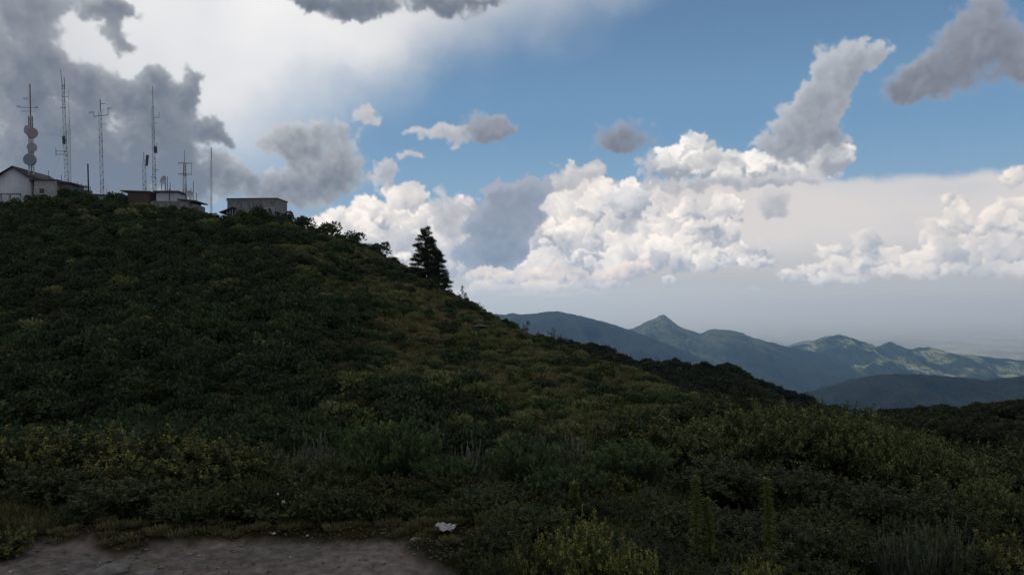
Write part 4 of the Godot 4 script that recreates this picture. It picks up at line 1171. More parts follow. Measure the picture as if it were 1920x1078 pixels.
func build_masts():
	var steel := mat("galvanised", Color(0.24, 0.25, 0.26), 0.55, 0.3)
	var pale := mat("pale_paint", Color(0.50, 0.50, 0.49), 0.6)
	var red := mat("faded_red_paint", Color(0.24, 0.075, 0.06), 0.65)
	var dark := mat("dark_steel", Color(0.07, 0.07, 0.075), 0.6, 0.2)
	var o: Node3D
	# the dish mast behind the white house
	o = thing("dish_mast", Vector3(-103.9, 23.5, -180), "red and white lattice mast carrying round dishes, behind the white gabled house", "mast")
	o.rotation.z = deg_to_rad(1.6)
	for i in 6:
		lattice(o, i * 3.2, (i + 1) * 3.2, 1.25 - 0.08 * i, 1.17 - 0.08 * i, 4, 0.8, 0.055, red if i % 2 else pale)
	rod(o, "top_pole", Vector3(0, 19.2, 0), Vector3(0, 26.2, 0), 0.13, red)
	rod(o, "cable_ladder", Vector3(0.12, 0.5, 0.1), Vector3(0.08, 19.0, 0.1), 0.10, dark)
	dish(o, Vector3(0.1, 9.6, 0.9), 1.28, Vector3(0.15, 0.02, 1.0), mat("grey_dish", Color(0.22, 0.25, 0.29), 0.5), "dish", true)
	dish(o, Vector3(0.55, 12.3, 0.6), 0.98, Vector3(0.5, 0.0, 1.0), mat("dull_dish", Color(0.37, 0.34, 0.34), 0.6), "dish", true)
	dish(o, Vector3(0.75, 15.4, 0.7), 1.12, Vector3(0.7, 0.0, 1.0), mat("rusty_dish", Color(0.34, 0.275, 0.26), 0.6), "dish", true)
	dish(o, Vector3(-0.75, 16.2, 0.4), 0.95, Vector3(-0.6, 0.0, 1.0), mat("dull_dish", Color(0.37, 0.34, 0.34), 0.6), "dish", true)
	rod(o, "cross_arm", Vector3(-2.6, 21.2, 0), Vector3(1.7, 20.9, 0), 0.06, steel)
	rod(o, "cross_arm", Vector3(-2.0, 20.3, 0), Vector3(1.2, 20.2, 0), 0.05, steel)
	yagi(o, Vector3(-2.9, 21.3, 0.2), Vector3(0.95, 0, 0.3).normalized(), 1.0, steel)
	yagi(o, Vector3(1.1, 21.0, 0.2), Vector3(0.95, 0, 0.3).normalized(), 1.0, steel)
	yagi(o, Vector3(-0.6, 23.0, 0.0), Vector3(-0.9, 0, 0.4).normalized(), 0.9, steel)
	# tall slender mast beside it
	o = thing("lattice_mast", Vector3(-96.6, 23.8, -181), "tall slender grey lattice mast rising behind the right end of the low white building", "mast")
	o.rotation.z = deg_to_rad(2.9)
	for i in 5: lattice(o, i * 5.2, (i + 1) * 5.2, 0.80 - 0.06 * i, 0.74 - 0.06 * i, 3, 0.9, 0.05, steel if i % 2 == 0 else pale)
	rod(o, "whip_antenna", Vector3(-0.2, 25.6, 0), Vector3(-0.5, 29.3, 0), 0.06, dark)
	rod(o, "whip_antenna", Vector3(0.25, 25.0, 0), Vector3(0.25, 27.6, 0), 0.07, dark)
	rod(o, "side_arm", Vector3(-2.2, 11.6, 0), Vector3(0.2, 11.4, 0), 0.06, dark)
	rod(o, "side_arm", Vector3(-2.2, 10.9, 0), Vector3(0.2, 10.7, 0), 0.06, dark)
	rod(o, "dipole", Vector3(-2.2, 10.4, 0), Vector3(-2.2, 12.3, 0), 0.06, dark)
	slab(o, "antenna_box", Vector3(-0.42, 13.0, 0.2), Vector3(0.1, 14.6, 0.6), dark)
	rod(o, "side_arm", Vector3(-0.1, 23.3, 0), Vector3(1.1, 23.4, 0), 0.05, dark)
	rod(o, "side_arm", Vector3(-0.9, 21.0, 0), Vector3(0.4, 21.0, 0), 0.05, dark)
	# faint far mast
	o = thing("lattice_mast", Vector3(-122.2, 20.0, -231), "faint thin lattice mast farthest back, close right of the tall slender one", "mast")
	o.rotation.z = deg_to_rad(1.8)
	for i in 4: lattice(o, i * 8.5, (i + 1) * 8.5, 0.55, 0.5, 3, 1.3, 0.035, steel)
	rod(o, "whip_antenna", Vector3(0, 34, 0), Vector3(0, 41.5, 0), 0.05, steel)
	rod(o, "guy_wire", Vector3(0, 32, 0), Vector3(9.0, 0.5, 3.0), 0.018, steel, 3)
	rod(o, "guy_wire", Vector3(0, 32, 0), Vector3(-8.5, 0.5, 3.0), 0.018, steel, 3)
	# mast with the wide cross arms
	o = thing("lattice_mast", Vector3(-89.0, 24.0, -181), "grey lattice mast topped with wide cross arms, right of the leaning dark pole", "mast")
	o.rotation.z = deg_to_rad(2.2)
	for i in 4: lattice(o, i * 5.0, (i + 1) * 5.0, 0.72 - 0.03 * i, 0.69 - 0.03 * i, 3, 0.8, 0.05, pale if i % 2 else steel)
	rod(o, "top_pole", Vector3(0, 20, 0), Vector3(0, 22.6, 0), 0.11, steel)
	rod(o, "cross_arm", Vector3(-1.5, 18.9, 0), Vector3(1.6, 19.1, 0), 0.075, steel)
	yagi(o, Vector3(-2.6, 19.8, 0.0), Vector3(1, 0.0, 0.1).normalized(), 1.15, dark)
	yagi(o, Vector3(1.4, 20.5, 0.0), Vector3(1, 0.05, 0.1).normalized(), 1.1, dark)
	rod(o, "dipole", Vector3(-1.4, 18.8, 0), Vector3(-1.6, 20.0, 0), 0.05, dark)
	rod(o, "dipole", Vector3(1.6, 19.0, 0), Vector3(1.7, 20.6, 0), 0.05, dark)
	rod(o, "side_arm", Vector3(0, 21.6, 0), Vector3(1.2, 21.6, 0), 0.05, dark)
	rod(o, "side_arm", Vector3(-0.2, 17.2, 0), Vector3(1.0, 17.1, 0), 0.05, dark)
	# dark pole
	o = thing("wooden_pole", Vector3(-91.6, 24.2, -180), "dark leaning pole without wires between two tall masts", "pole")
	o.rotation.z = deg_to_rad(2.0)
	rod(o, "shaft", Vector3.ZERO, Vector3(0, 7.9, 0), 0.17, mat("tarred_wood", Color(0.03, 0.027, 0.024), 0.9), 8)
	rod(o, "cap", Vector3(0, 7.9, 0), Vector3(0, 8.1, 0), 0.2, dark, 8)
	# short mast with panel
	o = thing("lattice_mast", Vector3(-79.8, 24.0, -181), "short lattice mast with a slanted panel antenna, above the red brick hut", "mast")
	o.rotation.z = deg_to_rad(1.5)
	for i in 2: lattice(o, i * 4.6, (i + 1) * 4.6, 0.75, 0.65, 3, 0.75, 0.05, pale if i else steel)
	rod(o, "top_pole", Vector3(-0.15, 9.0, 0), Vector3(-0.15, 11.0, 0), 0.07, dark)
	slab(o, "panel_antenna", Vector3(0.25, 8.0, -0.1), Vector3(0.80, 10.4, 0.12), dark, Basis(Vector3.BACK, -0.12))
	rod(o, "bracket", Vector3(0, 8.6, 0), Vector3(0.9, 8.7, 0), 0.04, dark)
	# tallest on the right
	o = thing("lattice_mast", Vector3(-77.6, 23.6, -181), "tall lattice mast with a long whip on top, right of the short panel mast", "mast")
	o.rotation.z = deg_to_rad(1.9)
	for i in 5: lattice(o, i * 4.3, (i + 1) * 4.3, 0.82 - 0.09 * i, 0.73 - 0.09 * i, 3, 0.75, 0.05, pale if i % 2 == 0 else steel)
	rod(o, "whip_antenna", Vector3(0, 21.0, 0), Vector3(0, 25.9, 0), 0.07, steel)
	rod(o, "side_arm", Vector3(0, 19.0, 0), Vector3(1.2, 19.0, 0), 0.05, dark)
	rod(o, "dipole", Vector3(1.2, 18.8, 0), Vector3(1.35, 20.1, 0), 0.05, dark)
	rod(o, "side_arm", Vector3(0, 17.8, 0), Vector3(0.9, 17.7, 0), 0.05, dark)
	slab(o, "antenna_box", Vector3(0.15, 11.2, 0.1), Vector3(0.62, 12.6, 0.5), dark)
	rod(o, "dipole", Vector3(0.7, 11.0, 0.2), Vector3(0.7, 13.6, 0.2), 0.06, dark)
	rod(o, "side_arm", Vector3(-0.1, 7.6, 0), Vector3(0.9, 7.5, 0), 0.05, dark)
	rod(o, "side_arm", Vector3(-0.9, 6.0, 0), Vector3(0.1, 6.0, 0), 0.05, dark)
	# double-cross mast
	o = thing("lattice_mast", Vector3(-71.6, 24.5, -182), "reddish lattice mast with two rows of cross arms behind the small white building", "mast")
	o.rotation.z = deg_to_rad(0.8)
	for i in 3: lattice(o, i * 2.7, (i + 1) * 2.7, 0.95 - 0.15 * i, 0.80 - 0.15 * i, 4, 0.65, 0.055, red if i % 2 == 0 else pale)
	rod(o, "top_pole", Vector3(0, 8.1, 0), Vector3(0, 11.0, 0), 0.07, steel)
	for y in [8.3, 5.9]:
		rod(o, "cross_arm", Vector3(-1.4, y, 0), Vector3(1.6, y - 0.05, 0), 0.06, red)
		rod(o, "cross_arm", Vector3(0, y, -1.3), Vector3(0, y, 1.3), 0.06, red)
	rod(o, "dipole", Vector3(1.5, 5.6, 0), Vector3(1.5, 8.5, 0), 0.05, steel)
	for x in [-1.3, -0.7, 0.8]:
		rod(o, "dipole", Vector3(x, 8.0, 0), Vector3(x, 8.7, 0), 0.04, steel)
		rod(o, "dipole", Vector3(x, 5.6, 0), Vector3(x, 6.3, 0), 0.04, steel)
	# thin guyed mast
	o = thing("lattice_mast", Vector3(-65.4, 21.5, -181), "very thin mast alone between the small white building and the grey concrete block", "mast")
	o.rotation.z = deg_to_rad(0.5)
	for i in 3: lattice(o, i * 4.0, (i + 1) * 4.0, 0.42, 0.36, 3, 0.7, 0.032, pale if i % 2 else steel)
	rod(o, "whip_antenna", Vector3(0, 12, 0), Vector3(0, 14.6, 0), 0.08, dark)

func build_houses():
	var roof := worn("dark_roof", Color(0.075, 0.072, 0.072), 0.35, 3.0, 0.8)
	var white := worn("white_wall", Color(0.58, 0.575, 0.57), 0.20, 5.0, 0.9, 1.5, 5)
	var cream := worn("dull_plaster", Color(0.40, 0.39, 0.37), 0.35, 6.0, 0.95, 1.5, 9)
	var concrete := worn("concrete", Color(0.235, 0.225, 0.205), 0.5, 9.0, 0.95, 1.6, 12)
	var brick := worn("red_brick", Color(0.115, 0.070, 0.055), 0.30, 2.0, 0.95, 1.0, 15)
	var dark := mat("dark_steel", Color(0.07, 0.07, 0.075), 0.6, 0.2)
	var steel: Material = mats["galvanised"]
	var o: Node3D
	# white gabled house
	o = thing("gabled_house", Vector3(-106.9, 25.4, -178), "white gabled house with a dark roof at the left edge of the crest", "house")
	var st := begin()
	var a := Vector3(-3.1, -3.0, 0)
	var prof := [Vector3(-3.1, -3, 0), Vector3(-3.1, 3.9, 0), Vector3(0, 5.7, 0), Vector3(3.1, 3.9, 0), Vector3(3.1, -3, 0)]
	for i in range(1, 4):
		for v in [prof[0], prof[i], prof[i + 1]]: st.add_vertex(v)
		for v in [prof[0], prof[i + 1], prof[i]]: st.add_vertex(v + Vector3(0, 0, -14))
	for i in 4: quad(st, prof[i], prof[i] + Vector3(0, 0, -14), prof[i + 1] + Vector3(0, 0, -14), prof[i + 1])
	part("wall", done(st), white, o)
	for s in [-1.0, 1.0]:
		st = begin()
		var e := Vector3(s * 3.65, 3.72, 0.55)
		var t := Vector3(0, 5.86, 0.55)
		var up := Vector3(0, 0.16, 0)
		var back := Vector3(0, 0, -15.1)
		quad(st, e + up, t + up, t + up + back, e + up + back)
		quad(st, e, t, t + up, e + up)
		quad(st, e, e + up, e + up + back, e + back)
		quad(st, e, e + back, t + back, t)
		quad(st, e + back, e + up + back, t + up + back, t + back)
		part("roof", done(st), roof, o)
	rod(o, "ridge_cap", Vector3(0, 6.03, 0.5), Vector3(0, 6.03, -14.5), 0.10, roof)
	# low parapet wall with openings in front of it
	o = thing("parapet_wall", Vector3(-108.0, 22.9, -175.5), "low rough parapet with dark gaps between pillars below the white gabled house", "wall")
	slab(o, "coping", Vector3(-3.5, 2.15, -0.25), Vector3(4.4, 2.40, 0.25), concrete)
	for x in [-2.9, -1.75, 0.1, 2.0, 4.1]: slab(o, "pillar", Vector3(x - 0.16, -1.5, -0.2), Vector3(x + 0.16, 2.15, 0.2), cream)
	slab(o, "plinth", Vector3(-3.5, -1.5, -0.17), Vector3(4.4, 0.55, 0.17), concrete)
	# low flat white building
	o = thing("flat_roofed_house", Vector3(-100.3, 24.6, -179), "low white building with a thin flat roof right of the white gabled house", "building")
	slab(o, "wall", Vector3(-2.6, -3, -6), Vector3(2.3, 3.95, 0), cream)
	slab(o, "side_wall", Vector3(2.303, -3, -7), Vector3(4.6, 3.4, -1.0), concrete)
	slab(o, "roof", Vector3(-4.3, 3.95, -6.5), Vector3(2.6, 4.13, 0.45), roof)
	slab(o, "porch_roof", Vector3(2.6, 3.42, -7.2), Vector3(5.4, 3.72, 0.2), roof, Basis(Vector3.BACK, -0.10))
	rod(o, "aerial", Vector3(-0.6, 4.1, -2), Vector3(-0.65, 6.4, -2), 0.06, dark)
	rod(o, "aerial", Vector3(2.2, 4.1, -2), Vector3(2.2, 5.4, -2), 0.06, dark)
	slab(o, "window", Vector3(-1.4, 1.2, 0.0), Vector3(-0.4, 2.2, 0.04), mat("dark_glass", Color(0.02, 0.022, 0.025), 0.2))
	# mesh cage
	o = thing("mesh_enclosure", Vector3(-94.2, 24.4, -182), "bluish wire mesh enclosure on the crest right of the low white building", "fence")
	for i in 5: rod(o, "post", Vector3(-1.9 + 0.95 * i, -2, 0), Vector3(-1.9 + 0.95 * i, 4.3 - 0.35 * absf(i - 1.0), 0), 0.06, dark)
	st = begin()
	for i in 24: bar(st, Vector3(-1.85 + 0.158 * i, -1, 0.0), Vector3(-1.85 + 0.158 * i, 3.6, 0.0), 0.018, 0.018, 3)
	for i in 22: bar(st, Vector3(-1.85, -1 + 0.21 * i, 0.03), Vector3(1.8, -1 + 0.21 * i, 0.03), 0.018, 0.018, 3)
	tag(part("wire_mesh", done(st), steel, o), "", "", "", "stuff")
	slab(o, "cabinet", Vector3(-1.2, -2, -2.2), Vector3(1.3, 2.6, -0.8), mat("blue_grey_cabinet", Color(0.12, 0.14, 0.17), 0.6))
	# low sheds on the crest
	o = thing("low_shed", Vector3(-89.6, 23.9, -179.5), "low pale shed with a dark roof, mostly hidden behind the crest shrubs", "shed")
	slab(o, "wall", Vector3(-2.0, -3, -3), Vector3(2.2, 1.5, 0), cream)
	slab(o, "roof", Vector3(-2.4, 1.5, -3.4), Vector3(2.6, 1.75, 0.4), roof, Basis(Vector3.BACK, -0.05))
	rod(o, "aerial", Vector3(1.6, 1.6, -1), Vector3(1.6, 3.2, -1), 0.04, dark)
	# red brick hut
	o = thing("brick_hut", Vector3(-79.4, 22.4, -176.5), "small red brick hut with a dark flat roof on the crest", "hut")
	slab(o, "wall", Vector3(-2.2, -3, -4), Vector3(2.4, 3.35, 0), brick)
	slab(o, "roof", Vector3(-3.6, 3.35, -4.4), Vector3(2.6, 3.6, 0.35), roof, Basis(Vector3.BACK, -0.03))
	slab(o, "lean_to_wall", Vector3(-3.4, -3, -3.4), Vector3(-2.203, 2.7, -0.7), mat("shed_boards", Color(0.035, 0.033, 0.03), 0.9))
	slab(o, "door", Vector3(-1.6, -1, 0.0), Vector3(-0.7, 1.4, 0.05), mat("shed_boards", Color(0.035, 0.033, 0.03), 0.9))
	# small white building with lower grey wing
	o = thing("equipment_building", Vector3(-73.6, 21.4, -177), "small white building under a dark flat roof with a grey lower storey", "building")
	slab(o, "upper_wall", Vector3(-2.1, 2.4, -5), Vector3(2.3, 4.3, 0), white)
	slab(o, "roof", Vector3(-2.6, 4.3, -5.4), Vector3(2.8, 4.6, 0.6), roof)
	slab(o, "lower_wall", Vector3(-3.1, -3, -6), Vector3(5.2, 2.4, 0.6), concrete)
	slab(o, "wing_roof", Vector3(2.75, 2.45, -6.0), Vector3(6.7, 2.70, 0.9), roof, Basis(Vector3.BACK, -0.10))
	slab(o, "wing_wall", Vector3(5.203, -3, -5.5), Vector3(6.3, 1.75, 0.3), concrete)
	slab(o, "pipe_post", Vector3(0.9, 2.5, 0.62), Vector3(1.05, 4.9, 0.77), dark)
	for p in [[-1.6, 6.2], [-0.35, 7.9], [0.25, 6.6], [3.6, 6.3], [4.7, 5.4], [5.2, 6.9], [5.9, 4.4]]:
		rod(o, "roof_mast", Vector3(p[0], 2.5, -1.5), Vector3(p[0] - 0.05, p[1], -1.5), 0.07, dark)
	# dishes on it
	o = thing("roof_dish", Vector3(-74.2, 26.0, -178), "white round dish on the roof of the small white building", "dish")
	rod(o, "stand", Vector3.ZERO, Vector3(0, 2.2, 0), 0.10, steel)
	dish(o, Vector3(-0.1, 2.3, 0.3), 1.0, Vector3(-0.55, 0.15, 1), mat("white_dish", Color(0.55, 0.55, 0.56), 0.5), "reflector")
	o = thing("roof_dish", Vector3(-68.4, 23.9, -176.5), "smaller pale dish low beside the right wing of the small white building", "dish")
	rod(o, "stand", Vector3.ZERO, Vector3(0, 1.2, 0), 0.08, steel)
	dish(o, Vector3(0.0, 1.3, 0.2), 0.75, Vector3(0.75, 0.2, 1), mat("white_dish", Color(0.55, 0.55, 0.56), 0.5), "reflector")
	# small white drum in the shrubs
	o = thing("white_drum", Vector3(-66.6, 19.9, -173.5), "small round white drum half hidden in the crest shrubs", "drum")
	rod(o, "body", Vector3(0, -1, 0), Vector3(0, 0.9, 0), 0.42, mat("white_drum", Color(0.6, 0.6, 0.58), 0.5), 14)
	rod(o, "lid", Vector3(0, 0.9, 0), Vector3(0, 1.0, 0), 0.36, mat("white_drum", Color(0.6, 0.6, 0.58), 0.5), 14)
	# grey concrete block
	o = thing("concrete_block_house", Vector3(-54.7, 17.6, -175), "long grey unplastered concrete building with a dark square opening, right end of the crest", "building")
	o.rotation.y = deg_to_rad(-4.0)
	wall_with_holes(o, "front_wall", -5.35, 5.3, -3.0, 6.45, 0.0, 0.2, [[-4.85, 3.3, -3.85, 4.6], [2.0, -1.0, 2.9, 1.2]], concrete)
	slab(o, "left_wall", Vector3(-5.35, -3, -6.5), Vector3(-5.15, 6.45, -0.203), concrete)
	slab(o, "right_wall", Vector3(5.1, -3, -6.5), Vector3(5.3, 6.45, -0.203), concrete)
	slab(o, "back_wall", Vector3(-5.147, -3, -6.5), Vector3(5.097, 6.45, -6.3), concrete)
	slab(o, "roof_slab", Vector3(-5.5, 6.453, -6.7), Vector3(5.45, 6.65, 0.15), roof)
	slab(o, "plaster_patch", Vector3(2.2, 2.2, 0.0), Vector3(4.9, 4.7, 0.02), cream)
	slab(o, "vent", Vector3(1.75, 4.9, 0.0), Vector3(2.0, 5.3, 0.03), dark)
	slab(o, "beam", Vector3(-5.6, 6.1, 0.003), Vector3(5.4, 6.35, 0.06), concrete)
	# lean-to on its left
	o = thing("lean_to", Vector3(-59.6, 19.3, -174.0), "sloping dark lean-to roof on pale posts against the left end of the concrete building", "shed")
	slab(o, "roof", Vector3(-1.6, 2.2, -3), Vector3(1.5, 2.45, 0.4), mat("shed_boards", Color(0.035, 0.033, 0.03), 0.9), Basis(Vector3.BACK, 0.36))
	for x in [0.0, 0.65, 1.15]: slab(o, "post", Vector3(x - 0.07, -1, -0.07), Vector3(x + 0.07, 2.3 + 0.3 * x, 0.07), cream)
	slab(o, "back_wall", Vector3(-0.4, -1, -2.6), Vector3(1.3, 1.9, -2.45), white)
	# low shed right of it
	o = thing("low_shed", Vector3(-47.9, 17.2, -174), "low sloping shed roof just right of the grey concrete building", "shed")
	slab(o, "wall", Vector3(-1.3, -2, -2.4), Vector3(1.2, 3.0, 0), concrete)
	slab(o, "roof", Vector3(-1.5, 3.5, -2.7), Vector3(1.5, 3.68, 0.3), roof, Basis(Vector3.BACK, -0.33))

func build_conifer():
	# the lone dark conifer: a straight leader and a lower, broader right side
	var rng := RandomNumberGenerator.new(); rng.seed = 8
	var green := leaf_mat("needle", Color(0.008, 0.012, 0.004), 0.75)
	var bark := mat("bark", Color(0.05, 0.038, 0.028), 0.95)
	var at := Vector3(-14.9, hill_h(-14.9, 150.0) - 0.5, -150.0)
	var o := thing("conifer", at, "lone tall dark conifer with a ragged pointed crown standing out of the hill's skyline", "tree")
	var wood := begin()
	var f := Foliage.new()
	for stem in [[Vector3(-0.7, 0, 0), 10.9, 3.1, 1.0], [Vector3(0.5, -0.4, 0.5), 9.4, 3.0, 0.9], [Vector3(1.7, -1.2, 0.2), 8.0, 2.5, 0.8]]:
		var base: Vector3 = stem[0]
		var tall: float = stem[1]
		var lean := Vector3(rng.randf_range(-0.3, 0.3), 0, 0)
		bar(wood, base, base + Vector3(0, tall * 0.97, 0) + lean, 0.20, 0.03, 7)
		var y := 0.15
		while y < tall * 0.98:
			var k := 1.0 - y / tall
			var reach: float = stem[2] * (0.10 + 0.95 * pow(k, 0.72)) * rng.randf_range(0.6, 1.25)
			var a := rng.randf() * TAU
			var dir := Vector3(cos(a), 0.12, sin(a)).normalized()
			var root := base + lean * (y / tall) + Vector3(0, y, 0)
			var tip := root + dir * reach + Vector3(0, -0.12 * reach + 0.25, 0)
			bar(wood, root, tip, 0.045, 0.012, 4)
			for l in int(60 + 230 * reach):
				var m := sqrt(rng.randf_range(0.02, 1.0))
				var p := root.lerp(tip, m) + any_dir(rng) * (0.14 + 0.38 * (1.0 - 0.5 * m)) * Vector3(1, 0.6, 1)
				var along := (dir + any_dir(rng) * 0.9 + Vector3(0, -0.25, 0)).normalized()
				f.leaf(p, along, Vector3.UP + any_dir(rng) * 0.5, rng.randf_range(0.14, 0.34), rng.randf_range(0.05, 0.10), tint(Color(0.045, 0.068, 0.030), rng, 0.3, 0.1), 0.15)
			y += rng.randf_range(0.07, 0.16) * (1.0 + y * 0.02)
	part("trunk", done(wood), bark, o)
	part("crown", f.mesh(), green, o)

func small_tree(at: Vector3, tall: float, wide: float, leaves: int, spindly: bool, seed_: int, label: String):
	var rng := RandomNumberGenerator.new(); rng.seed = seed_
	var o := thing("small_tree", at, label, "tree", "small trees along the falling skyline")
	var wood := begin()
	var f := Foliage.new()
	var top := Vector3(rng.randf_range(-0.2, 0.2) * tall * 0.4, tall * 0.9, 0)
	bar(wood, Vector3.ZERO, top, 0.05, 0.02, 5)
	var many := 9 if spindly else 7
	for b in many:
		var t := lerpf(0.35 if spindly else 0.5, 1.0, b / float(many - 1))
		var a := rng.randf() * TAU
		var root := top * t
		var reach := wide * rng.randf_range(0.5, 1.0) * (1.25 - t if spindly else 1.0)
		var tip := root + Vector3(cos(a) * reach, reach * (0.35 if spindly else 0.55), sin(a) * reach)
		bar(wood, root, tip, 0.022, 0.008, 3)
		for l in leaves / many:
			var p := root.lerp(tip, sqrt(rng.randf_range(0.1, 1.0))) + any_dir(rng) * wide * 0.28
			f.leaf(p, any_dir(rng), Vector3.UP + any_dir(rng), rng.randf_range(0.14, 0.26), rng.randf_range(0.08, 0.14), tint(Color(0.028, 0.040, 0.016), rng, 0.3, 0.2), 0.15)
	part("trunk", done(wood), mat("bark", Color(0.05, 0.038, 0.028), 0.95), o)
	part("crown", f.mesh(), leaf_mat("needle", Color(0.008, 0.012, 0.004), 0.75), o)

func build_skyline_trees():
	for s in [[-8.6, 145.0, 3.1, 0.7, 170, true, "narrow little tree just right of the tall conifer's foot"],
			[-7.9, 144.0, 2.2, 0.6, 120, true, "lower narrow tree beside it, first down the skyline from the conifer"],
			[-5.2, 139.0, 1.7, 0.7, 90, false, "tiny round-topped tree on the bare skyline left of the distant mountain"],
			[2.0, 116.0, 3.0, 0.8, 150, false, "small open-crowned tree standing alone against the blue mountain"],
			[3.6, 112.0, 2.3, 0.7, 110, false, "low open tree left of the pair against the blue mountain"],
			[5.2, 109.0, 3.4, 0.9, 170, false, "taller of the open-crowned pair against the blue mountain"],
			[6.2, 107.5, 2.8, 0.8, 130, false, "right tree of the open-crowned pair against the blue mountain"]]:
		small_tree(Vector3(s[0], hill_h(s[0], s[1]) - 0.1, -s[1]), s[2], s[3], s[4], s[5], int(s[1] * 10), s[6])

# ---------------------------------------------------------------- litter, stones and small things on the ground
func ground_at(x: float, deep: float) -> float:
	return near_h(x, deep) if deep < 9.9 else hill_h(x, deep)

func crumple(size: Vector3, seed_: int, rough: float) -> ArrayMesh:
	# a crumpled sheet with thickness
	var n := FastNoiseLite.new(); n.seed = seed_; n.frequency = 1.3; n.noise_type = FastNoiseLite.TYPE_CELLULAR; n.cellular_return_type = FastNoiseLite.RETURN_DISTANCE2_SUB
	var st := begin()
	st.set_smooth_group(-1)
	var g := 9
	var p := []
	for j in g:
		for i in g:
			var u := i / float(g - 1) * 2.0 - 1.0
			var v := j / float(g - 1) * 2.0 - 1.0
			var k := 1.0 - 0.25 * absf(sin(u * 3.0 + seed_) * v)
			p.append(Vector3(u * size.x * k + 0.15 * size.x * sin(v * 4.0), size.y * (0.5 + rough * n.get_noise_2d(u * 1.6, v * 1.6) + 0.35 * v), v * size.z * k))
	for j in g - 1:
		for i in g - 1:
			var a: int = j * g + i
			quad(st, p[a], p[a + 1], p[a + g + 1], p[a + g])
			var d := Vector3(0, -0.003, 0)
			quad(st, p[a] + d, p[a + g] + d, p[a + g + 1] + d, p[a + 1] + d)
	return done(st)

func stone_mesh(seed_: int) -> ArrayMesh:
	var n := FastNoiseLite.new(); n.seed = seed_; n.frequency = 0.7
	var st := begin()
	st.set_smooth_group(1)
	var rows := 6
	var cols := 9
	var p := []
	for j in rows + 1:
		for i in cols:
			var e := (j / float(rows) - 0.5) * PI
			var a := TAU * i / cols
			var d := Vector3(cos(a) * cos(e), sin(e), sin(a) * cos(e))
			p.append(d * (1.0 + 0.55 * n.get_noise_3dv(d * 1.5)) * Vector3(1, 0.34, 0.8))
	for j in rows:
		for i in cols:
			quad(st, p[j * cols + i], p[(j + 1) * cols + i], p[(j + 1) * cols + (i + 1) % cols], p[j * cols + (i + 1) % cols])
	return done(st)

